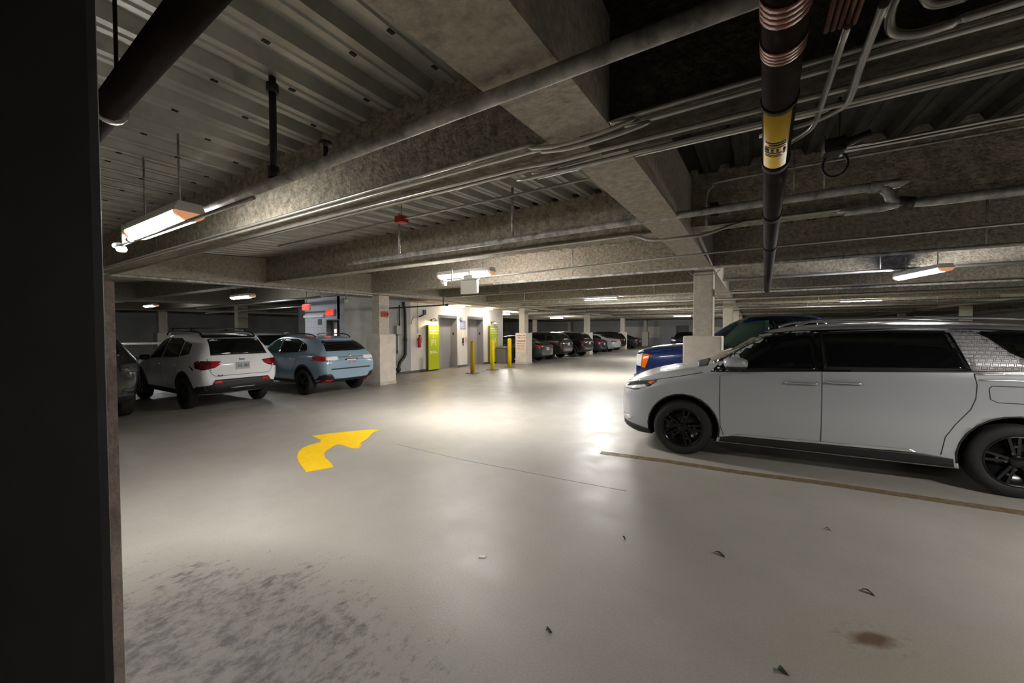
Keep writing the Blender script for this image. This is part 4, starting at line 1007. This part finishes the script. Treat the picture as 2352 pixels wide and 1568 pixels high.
# fire alarm on the left column
t = thing('fire_alarm', 'dark orange alarm box high on the left concrete column', 'alarm', (-9.862, 8.30, 2.21))
MB().box(0, .05, -.13, .13, -.09, .09, .012).build('alarm_box', 'orange_red', t)
q = MB()
for k in range(4): q.box(.05, .053, -.10 + k * .055, -.065 + k * .055, -.05, .05)
q.box(.05, .075, .09, .12, -.03, .03); q.build('alarm_marking', 'print_maroon', t)
# small camera by the left girder
t = thing('security_camera', 'small dome camera on a bracket beside the left column head', 'camera', (-10.8, 7.62, 2.62))
MB().lathe([(0, -.07), (.05, -.05), (.07, 0), (.07, .04), (0, .04)], 16).build('dome', 'white_plastic', t); MB().cyl((0, 0, .03), (0, 0, .86), .015, 8).build('stem', 'pipe_grey', t)
# sign board on the second column
cx = -10.03; yf = 17.42 - .31
t = thing('parking_notice', 'printed notice with maroon lettering on the face of the second left column', 'sign', (cx, yf, 0))
MB().box(-.29, .30, -.014, 0, .62, 1.555, .003).build('notice_board', 'paper', t)
q = MB(); random.seed(3)
for (z, h, segs) in ((1.45, .045, ((-.24, .08), (.10, .12), (.15, .27))), (1.34, .035, ((-.24, -.20), (-.17, .03), (.06, .25))), (1.18, .075, ((-.27, -.24), (-.18, .08), (.10, .28))),
                     (1.04, .045, ((-.22, .06), (.08, .25))), (.93, .05, ((-.20, -.05), (-.03, .24))), (.81, .035, ((-.25, -.02), (.0, .25))), (.72, .025, ((-.25, .26),))):
    for a, b in segs:
        x = a
        while x < b:   # one short stroke block per letter
            ww = random.uniform(.016, .028); hh = h * random.choice((.62, .66, .7, 1.))
            q.box(x, min(b, x + ww), -.0165, -.014, z - h / 2, z - h / 2 + hh); x += ww + .007
q.build('notice_text', 'print_maroon', t)
# bin
t = thing('waste_bin', 'dark grey waste bin against the wall behind the right yellow bollard', 'bin', (-11.0, 17.15, 0))
MB().box(-.30, .30, -.42, .42, 0, .78, .03).build('bin_body', 'bin_grey', t); MB().box(-.32, .32, -.44, .44, .78, .86, .03).build('lid', 'bin_grey', t)
# bollards
def bollard(loc, m, lab, h):
    t = thing('bollard', lab, 'bollard', loc, 0, 'yellow bollards by the lifts')
    MB().lathe([(.085, .015), (.085, h - .05), (.08, h - .02), (.06, h), (0, h + .005)], 24).build('post', m, t)
    b = MB().box(-.20, .20, -.20, .20, 0, .018, .004).build('base_plate', 'dark_frame', t)
    for sx in (1, -1):
        for sy in (1, -1): MB().cyl((sx * .155, sy * .155, .018), (sx * .155, sy * .155, .06), .016, 6).build('anchor_bolt', 'pipe_grey', b)
bollard((-9.40, 12.25, 0), 'bollard_ochre', 'left yellow bollard, darker and in front of the second elevator door', 1.29)
bollard((-9.52, 13.82, 0), 'bollard_yellow', 'middle yellow bollard, in front of the right green panel', 1.30)
bollard((-9.54, 15.25, 0), 'bollard_yellow', 'right yellow bollard, just left of the column with the notice', 1.34)

# ------------------------------------------------------------------ pipes and conduits
def run(name, lab, pts, r, m, cat='pipe', seg=10, hangers=(), clamps=(), hr=.012, hm='pipe_grey', group=None, rings=()):
    o = MB().tube(pts, r, seg).build(name, m); tag(o, lab, cat, group)
    for (x, y, z0, z1) in hangers:
        MB().cyl((x, y, z0), (x, y, z1), hr, 8).build('hanger_rod', hm, o)
    for (a, b, rr) in rings: MB().tube([a, b], rr, 12).build('coupling', m, o)
    return o
# near sprinkler main, upper left
o = run('sprinkler_main', 'thick dark pipe crossing the upper left corner', [(-.98, .42, 2.5), (-7.5, .62, 2.5)], .044, 'pipe_brown', hangers=((-1.93, .455, 2.53, 3.19),), hr=.006, hm='pipe_brown')
MB().tube([(-2.02, .46, 2.5), (-2.05, .461, 2.5)], .049, 16).build('pipe_clamp', 'pipe_grey', o)
# branch pipe along the first beam
o = run('sprinkler_pipe', 'dusty galvanised sprinkler pipe in front of the nearest beam, long diagonal across the ceiling', [(-4.6, 1.25, 2.535), (-3.0, 1.25, 2.565), (-1.4, 1.25, 2.575), (4.5, 1.25, 2.59)], .030, 'pipe_grey')
h = MB().cyl((-2.45, 1.25, 2.60), (-2.45, 1.25, 3.19), .020, 10).build('hanger_rod', 'pipe_black', o)
MB().cyl((-2.45, 1.25, 3.10), (-2.45, 1.25, 3.15), .034, 10).cyl((-2.45, 1.25, 2.60), (-2.45, 1.25, 2.66), .032, 10).build('hanger_socket', 'pipe_black', h)
hd = MB().tube([(-1.93, 1.25, 2.60), (-1.93, 1.25, 2.655)], .012, 8).lathe([(.03, .0), (.034, .01), (.03, .02), (0, .02)], 12, m=Matrix.Translation((-1.93, 1.25, 2.66))).build('sprinkler_head', 'pipe_black', o)
G_C = 'conduits under the nearest beam'
def kink(y, z, dz, xs, r, off=0.):
    """conduit along x that dips under the girder"""
    a = -.77
    return smoothpath([(-9.9, y, z - .04 if False else z), (-3., y, z), (a - .42 + off, y, z), (a - .24 + off, y, z - dz * .5), (a - .10 + off, y, z - dz), (a + .10 + off, y, z - dz), (a + .30 + off, y, z - dz * .5), (a + .48 + off, y, z), (3., y, z), (9, y, z)], 6)
run('conduit', 'upper conduit of the pair along the nearest beam, dipping under the girder', kink(1.835, 2.675, .045, 0, .011), .0115, 'galv_bright', 'conduit', 8, group=G_C)
run('conduit', 'lower conduit of the pair along the nearest beam, dipping under the girder', kink(1.85, 2.645, .035, 0, .011, .06), .0115, 'galv_bright', 'conduit', 8, group=G_C)
run('conduit', 'bright conduit under the far edge of the nearest beam', [(-6.2, 2.00, 2.645), (-1.2, 2.00, 2.645), (-.95, 2.0, 2.63), (9, 2.00, 2.63)], .0125, 'galv_bright', 'conduit', 8, group=G_C)
run('conduit', 'second conduit beside the bright one under the far edge of the nearest beam', smoothpath([(-9.9, 2.05, 2.645), (-1.35, 2.05, 2.645), (-1.12, 2.06, 2.62), (-.9, 2.06, 2.60), (-.4, 2.06, 2.60), (9, 2.06, 2.60)], 4), .0125, 'galv', 'conduit', 8, group=G_C)
run('conduit', 'conduit just beyond the nearest beam, over the bare deck', [(-1.25, 2.36, 2.72), (9, 2.36, 2.70)], .011, 'galv', 'conduit', 8)
run('conduit', 'thin conduit hung over the deck bay beyond the nearest beam', [(-5.6, 2.9, 2.86), (-1.0, 2.9, 2.86)], .011, 'galv', 'conduit', 8)
t = thing('junction_box', 'small red junction box on the thin conduit over the deck bay', 'junction box', (-3.16, 2.9, 2.855))
MB().box(-.055, .055, -.05, .05, -.035, .035, .01).build('enclosure', 'red', t); MB().cyl((0, 0, .03), (0, 0, .45), .006, 6).build('hanger_rod', 'pipe_grey', t)
tag(MB().tube(smoothpath([(-.42, 4.60, 2.80), (-.42, 4.60, 3.10), (-.36, 4.60, 3.20), (-.25, 4.60, 3.235), (.9, 4.60, 3.24), (3, 4.60, 3.24)], 5), .012, 8).build('conduit', 'pipe_grey'), 'conduit rising beside the girder and bending right under the deck', 'conduit')
tag(MB().box(-.40, -.32, 4.70, 4.85, 2.95, 3.06, .008).build('junction_box', 'pipe_black'), 'small dark junction box by the conduit bend on the second beam', 'junction box')
# pipe in front of the second beam
o = run('sprinkler_pipe', 'galvanised sprinkler pipe in front of the second beam, ending in an elbow at right', smoothpath([(-5.45, 3.9, 2.755), (-3, 3.9, 2.755), (.62, 3.9, 2.755), (.78, 3.9, 2.75), (.84, 3.9, 2.70), (.87, 3.9, 2.63), (.95, 3.9, 2.60), (1.1, 3.9, 2.595), (8, 3.9, 2.585)], 4), .033, 'pipe_grey',
        hangers=((-2.40, 3.9, 2.78, 3.36), (-4.3, 3.9, 2.78, 3.36)), hr=.017)
MB().tube([(.74, 3.9, 2.755), (.80, 3.9, 2.745)], .045, 12).build('coupling', 'pipe_grey', o)
MB().tube([(.90, 3.9, 2.615), (.98, 3.9, 2.60)], .043, 12).build('coupling', 'pipe_black', o)
run('conduit', 'conduit along the foot of the second beam, dipping under the girder', smoothpath([(-9.9, 4.80, 2.84), (-1.5, 4.80, 2.845), (-1.22, 4.80, 2.83), (-1.0, 4.80, 2.755), (-.55, 4.80, 2.74), (-.35, 4.80, 2.77), (-.1, 4.80, 2.83), (.3, 4.80, 2.835), (9, 4.80, 2.82)], 5), .018, 'galv', 'conduit', 8)
# pipe in front of the column line
o = run('sprinkler_pipe', 'long pipe passing in front of the near right column head', [(-5.2, 7.60, 2.80), (9.5, 7.60, 2.775)], .026, 'pipe_grey', hangers=((-3.2, 7.6, 2.81, 3.40), (2.6, 7.6, 2.80, 3.40)), hr=.012)
run('sprinkler_pipe', 'pipe along the left girder from the pier toward the left column', [(-9.55, -3, 2.60), (-9.55, 7.6, 2.74)], .03, 'pipe_grey')
o = run('sprinkler_pipe', 'dark branch pipe with riser in front of the lift lobby', [(-11.0, 9.0, 2.445), (-7.9, 9.0, 2.475)], .022, 'pipe_black', hangers=((-8.02, 9.0, 2.48, 3.42),), hr=.018, hm='pipe_black')
MB().tube([(-7.92, 9.0, 2.475), (-7.84, 9.0, 2.476)], .034, 12).build('end_cap', 'pipe_black', o)
run('conduit', 'cable tray pair running back from the stair wall over the left stalls', [(-20, 7.0, 2.62), (-11.2, 7.0, 2.72)], .035, 'galv', 'conduit', 8)
run('conduit', 'second line below the tray over the left stalls', [(-20, 7.3, 2.44), (-12.6, 7.3, 2.50)], .022, 'galv', 'conduit', 8)
# far services across the bays
for k, (y, z, r, xa, xb, lab) in enumerate(((10.6, 2.90, .03, -9.3, 9.5, 'pipe under the fourth beam'), (12.2, 2.72, .025, -8.6, 9.5, 'pipe below the deck two bays past the near column'), (15.2, 2.78, .04, -9.6, 11, 'thick pipe three bays past the near column'),
                                            (19.0, 2.75, .03, -9.6, 11, 'pipe beyond the second right column'), (22.4, 2.80, .04, -9.6, 11, 'pipe crossing just before the third strip light'), (29.0, 2.78, .04, -9.6, 11, 'furthest pipe across the aisle'))):
    run('sprinkler_pipe', 'grey ' + lab, [(xa, y, z), (xb, y, z)], r, 'pipe_grey' if k % 2 else 'galv', hangers=[(x, y, z, 3.45) for x in (-7.0, -2.5, 2.2, 6.4)], group='pipes across the far bays')
# drain main at the right, running away from the camera
t = thing('drain_main', 'dark brown overhead drain pipe with a yellow label band, running away at right', 'pipe', (0, 0, 0))
ZD = 2.49; PX = lambda y: .0326 + .0245 * y
MB().tube([(PX(-2.), -2., ZD), (PX(9.2), 9.2, ZD)], .0525, 20).build('pipe_run', 'pipe_brown', t)
def band(y0, y1, r, m, a0, a1, name, par, n=12, th=.003):
    mb = MB(); bm = mb.bm; g = []
    for yy in (y0, y1):
        for rr in (r, r + th):
            g.append([bm.verts.new((PX(yy) + rr * math.cos(R(a0 + (a1 - a0) * k / n)), yy, ZD + rr * math.sin(R(a0 + (a1 - a0) * k / n)))) for k in range(n + 1)])
    for k in range(n):
        for a, b in ((0, 2), (1, 3), (0, 1), (2, 3)): bm.faces.new((g[a][k], g[a][k + 1], g[b][k + 1], g[b][k]))
    for k in (0, n): bm.faces.new((g[0][k], g[1][k], g[3][k], g[2][k]))
    return mb.build(name, m, par, smooth=True)
lb = band(1.67, 2.19, .0530, 'yellow_label', 212, 312, 'pipe_label', t)
for (y0, y1, a0, a1) in  ((2.18, 2.196, 225, 300), (2.205, 2.222, 240, 302), (2.235, 2.246, 222, 300), (2.255, 2.30, 222, 240), (2.255, 2.30, 248, 258), (2.255, 2.31, 268, 276), (2.26, 2.33, 292, 302), (2.30, 2.312, 222, 290), (2.325, 2.335, 224, 286), (2.345, 2.352, 224, 290)):
    band(y0 * .87, y1 * .87, .0562, 'ink', a0, a1, 'label_marking', lb, n=6, th=.0008)
for (y0, y1) in ((1.12, 1.20), (1.30, 1.36)):
    cw = MB(); n = 4
    for k in range(n):
        yy = y0 + (y1 - y0) * (k + .5) / n; cw.tube([(PX(yy), yy - (y1 - y0) / n * .46, ZD), (PX(yy), yy + (y1 - y0) / n * .46, ZD)], .0563, 20)
    cw.build('copper_wrap', 'copper', t)
for (y0, y1) in ((1.64, 1.662), (2.20, 2.27), (3.2, 3.3), (4.4, 4.5)): MB().tube([(PX(y0), y0, ZD), (PX(y1), y1, ZD)], .0567, 20).build('pipe_collar', 'pipe_brown', t)
for yy in (1.20, 3.2, 5.6): MB().cyl((PX(yy), yy, ZD + .05), (PX(yy), yy, 3.2), .006, 6).build('hanger_rod', 'pipe_black', t)
# bundle of copper tubes and the two conduits in front
t = thing('tube_bundle', 'short bundle of copper tubes overhead, right of the labelled drain pipe', 'pipe', (0, 0, 0))
for k in range(5): MB().tube([(.19 + k * .017, .8, 2.61), (.185 + k * .0165, 1.56, 2.61)], .0075, 8).build('tube', 'copper', t)
MB().box(.17, .29, .75, 1.35, 2.625, 2.75, .01).build('saddle', 'pipe_black', t)
run('conduit', 'slanting conduit overhead nearest the labelled drain pipe', smoothpath([(.235, 1.55, 2.60), (.232, 1.9, 2.60), (.228, 2.17, 2.60), (.20, 2.26, 2.595), (.12, 2.36, 2.595), (.06, 2.42, 2.60)], 5), .011, 'galv', 'conduit', 8)
run('conduit', 'slanting conduit overhead, the right one of two by the drain pipe', smoothpath([(.305, 1.5, 2.60), (.31, 1.8, 2.60), (.318, 2.04, 2.60), (.28, 2.12, 2.60), (.19, 2.17, 2.60), (.02, 2.20, 2.605)], 5), .013, 'galv', 'conduit', 8)
run('flexible_conduit', 'pale flexible conduit looping at the top right corner, lower loop', smoothpath([(.365, 1.62, 2.70), (.352, 1.65, 2.665), (.365, 1.69, 2.625), (.42, 1.70, 2.60), (.50, 1.70, 2.60), (.72, 1.70, 2.61), (2.5, 1.70, 2.63)], 6), .014, 'galv', 'conduit', 10)
run('flexible_conduit', 'pale flexible conduit at the top right corner, upper loop', smoothpath([(.40, 1.60, 2.72), (.415, 1.64, 2.70), (.45, 1.68, 2.665), (.52, 1.68, 2.655), (.68, 1.68, 2.66), (2.5, 1.68, 2.68)], 6), .013, 'galv', 'conduit', 10)
# dark valve cluster with a cable loop
t = thing('valve_cluster', 'small black valve cluster with a looped cable overhead at right', 'valve', (.40, 2.75, 2.66))
MB().box(-.08, .02, -.06, .06, -.02, .06, .02).cyl((-.03, 0, .02), (.12, 0, .06), .022, 10).build('valve_body', 'pipe_black', t)
MB().tube([(-.02 + .055 * math.cos(a), .02, -.065 + .065 * math.sin(a)) for a in [2 * PI * k / 20 for k in range(21)]], .006, 6, cap=False).build('cable_loop', 'pipe_black', t)
MB().cyl((0, .05, .05), (0, .05, .60), .008, 6).build('hanger_rod', 'pipe_black', t)
run('conduit', 'pair of thin lines low in the right bay, upper', [(.42, 2.9, 2.72), (9, 2.9, 2.74)], .009, 'galv', 'conduit', 8)
run('conduit', 'pair of thin lines low in the right bay, lower', [(.40, 2.95, 2.72), (9, 2.95, 2.74)], .009, 'galv', 'conduit', 8)
for (x, y) in ((.30, 4.2), (.52, 4.3)): tag(MB().tube([(x, y, 3.36), (x, y, 2.84)], .007, 6).build('hanger_wire', 'pipe_grey'), 'thin vertical hanger wire in front of the second beam, %s one' % ('left' if x < .4 else 'right'), 'wire')

# ------------------------------------------------------------------ paint and litter on the floor
ARROW = [(-4.489, 2.606), (-4.364, 2.878), (-4.515, 2.945), (-4.79, 3.039), (-4.96, 3.131), (-5.056, 3.222), (-5.178, 3.433), (-5.188, 3.505), (-5.071, 3.512), (-4.933, 3.494), (-4.832, 3.494), (-4.767, 3.534), (-4.853, 3.659), (-4.958, 3.7), (-5.115, 3.973), (-5.316, 4.226), (-5.34, 4.382), (-5.475, 4.326), (-5.661, 4.115), (-5.848, 3.832), (-5.966, 3.569), (-5.818, 3.539), (-5.629, 3.509), (-5.527, 3.431), (-5.521, 3.247), (-5.455, 3.11), (-5.302, 2.966), (-5.127, 2.852), (-4.913, 2.758), (-4.698, 2.68)]
tag(MB().prism([(a, b, 0) for a, b in ARROW], (0, 0, .003)).build('painted_arrow', 'yellow_paint'), 'yellow curved turn arrow painted on the aisle floor', 'road marking')
def ribbon(pts, w, m, name, z=.002):
    P = line(pts, w); return MB().prism([(a, b, 0) for a, b in P], (0, 0, z)).build(name, m)
tag(ribbon([(-1.75, 5.17), (-.9, 5.27), (-.09, 5.31), (.74, 5.42), (2.2, 5.49), (4.5, 5.60)], .14, 'worn_line', 'stall_line'), 'worn faded yellow stall line beside the minivan', 'road marking')
struct(ribbon([(-4.46, 3.96), (-3.2, 3.93), (-2.31, 3.98), (-1.76, 4.01), (-1.09, 4.06)],   .007, 'joint', 'trim_2', .001))
def leaf(loc, a, L, w, m, lab, name='leaf'):
    mb = MB(); bm = mb.bm; n = 6; A, B = [], []
    for k in range(n + 1):
        u = k / n; x = (u - .5) * L; ww = w * math.sin(PI * (.06 + .88 * u)) * (1 + .3 * math.sin(9 * u)); z = .006 + .012 * math.sin(5 * u)
        A.append(bm.verts.new((x, -ww, z + .006))); B.append(bm.verts.new((x, ww, z)))
    for k in range(n): bm.faces.new((A[k], A[k + 1], B[k + 1], B[k]))
    r = bmesh.ops.extrude_face_region(bm, geom=bm.faces[:])
    for v in r['geom']:
        if isinstance(v, bmesh.types.BMVert): v.co.z -= .004
    o = mb.build(name, m); o.location = (*loc, 0); o.rotation_euler = (0, 0, a); tag(o, lab, 'litter' if name != 'leaf' else 'leaf', 'scraps of litter on the floor'); return o
leaf((-.17, 3.26), -.3, .085, .016, 'leaf_dark', 'dark forked leaf on the floor in front of the minivan doors')
leaf((-.94, 1.92), .7, .035, .016, 'leaf_dark', 'small dark round leaf bit at the bottom centre of the floor')
leaf((.67, 3.28), -.4, .075, .014, 'leaf_dark', 'slim dark leaf on the floor above the rust stain')
leaf((.16, 2.29), .2, .05, .02, 'leaf_dark', 'pale brown curled leaf at the bottom edge, left of the rust stain')
leaf((-.85, 3.11), -.6, .03, .008, 'leaf_dark', 'tiny dark leaf crumb left of the forked leaf')
leaf((.58, 4.16), -.2, .045, .012, 'leaf_dark', 'small dark leaf on the floor nearest the minivan sill')
mb = MB().prism([(-.028, -.012, .004), (.022, -.016, .001), (.030, .006, .007), (-.016, .014, .002)], (0, 0, .003))
o = mb.build('paper_scrap', 'scrap_white'); o.location = (-1.68, 2.30, 0); o.rotation_euler = (0, 0, .6); tag(o, 'small white paper scrap on the aisle floor', 'litter', 'scraps of litter on the floor')

# ------------------------------------------------------------------ world, camera
wd = bpy.data.worlds.new('World'); SC.world = wd; wd.use_nodes = True
wd.node_tree.nodes['Background'].inputs['Color'].default_value = (.6, .63, .7, 1); wd.node_tree.nodes['Background'].inputs['Strength'].default_value = .0
cd = bpy.data.cameras.new('camera'); cam = bpy.data.objects.new('camera', cd); COL.objects.link(cam)
cd.sensor_width = 36.; cd.lens = 890. / 2352 * 36; cd.clip_start = .02; cd.clip_end = 200
cam.location = (0, 0, 1.68); cam.rotation_euler = (R(90 - 1.54), 0, R(31.67))
SC.camera = cam
SC.view_settings.view_transform = 'Standard'; SC.view_settings.look = 'None'; SC.view_settings.gamma = 1; SC.view_settings.use_curve_mapping = False
SC.view_settings.exposure = 2.05
SC.cycles.use_denoising = True
SC.cycles.max_bounces = 8; SC.cycles.diffuse_bounces = 5; SC.cycles.glossy_bounces = 4; SC.cycles.caustics_reflective = False; SC.cycles.caustics_refractive = False
SC.cycles.sample_clamp_indirect = 6
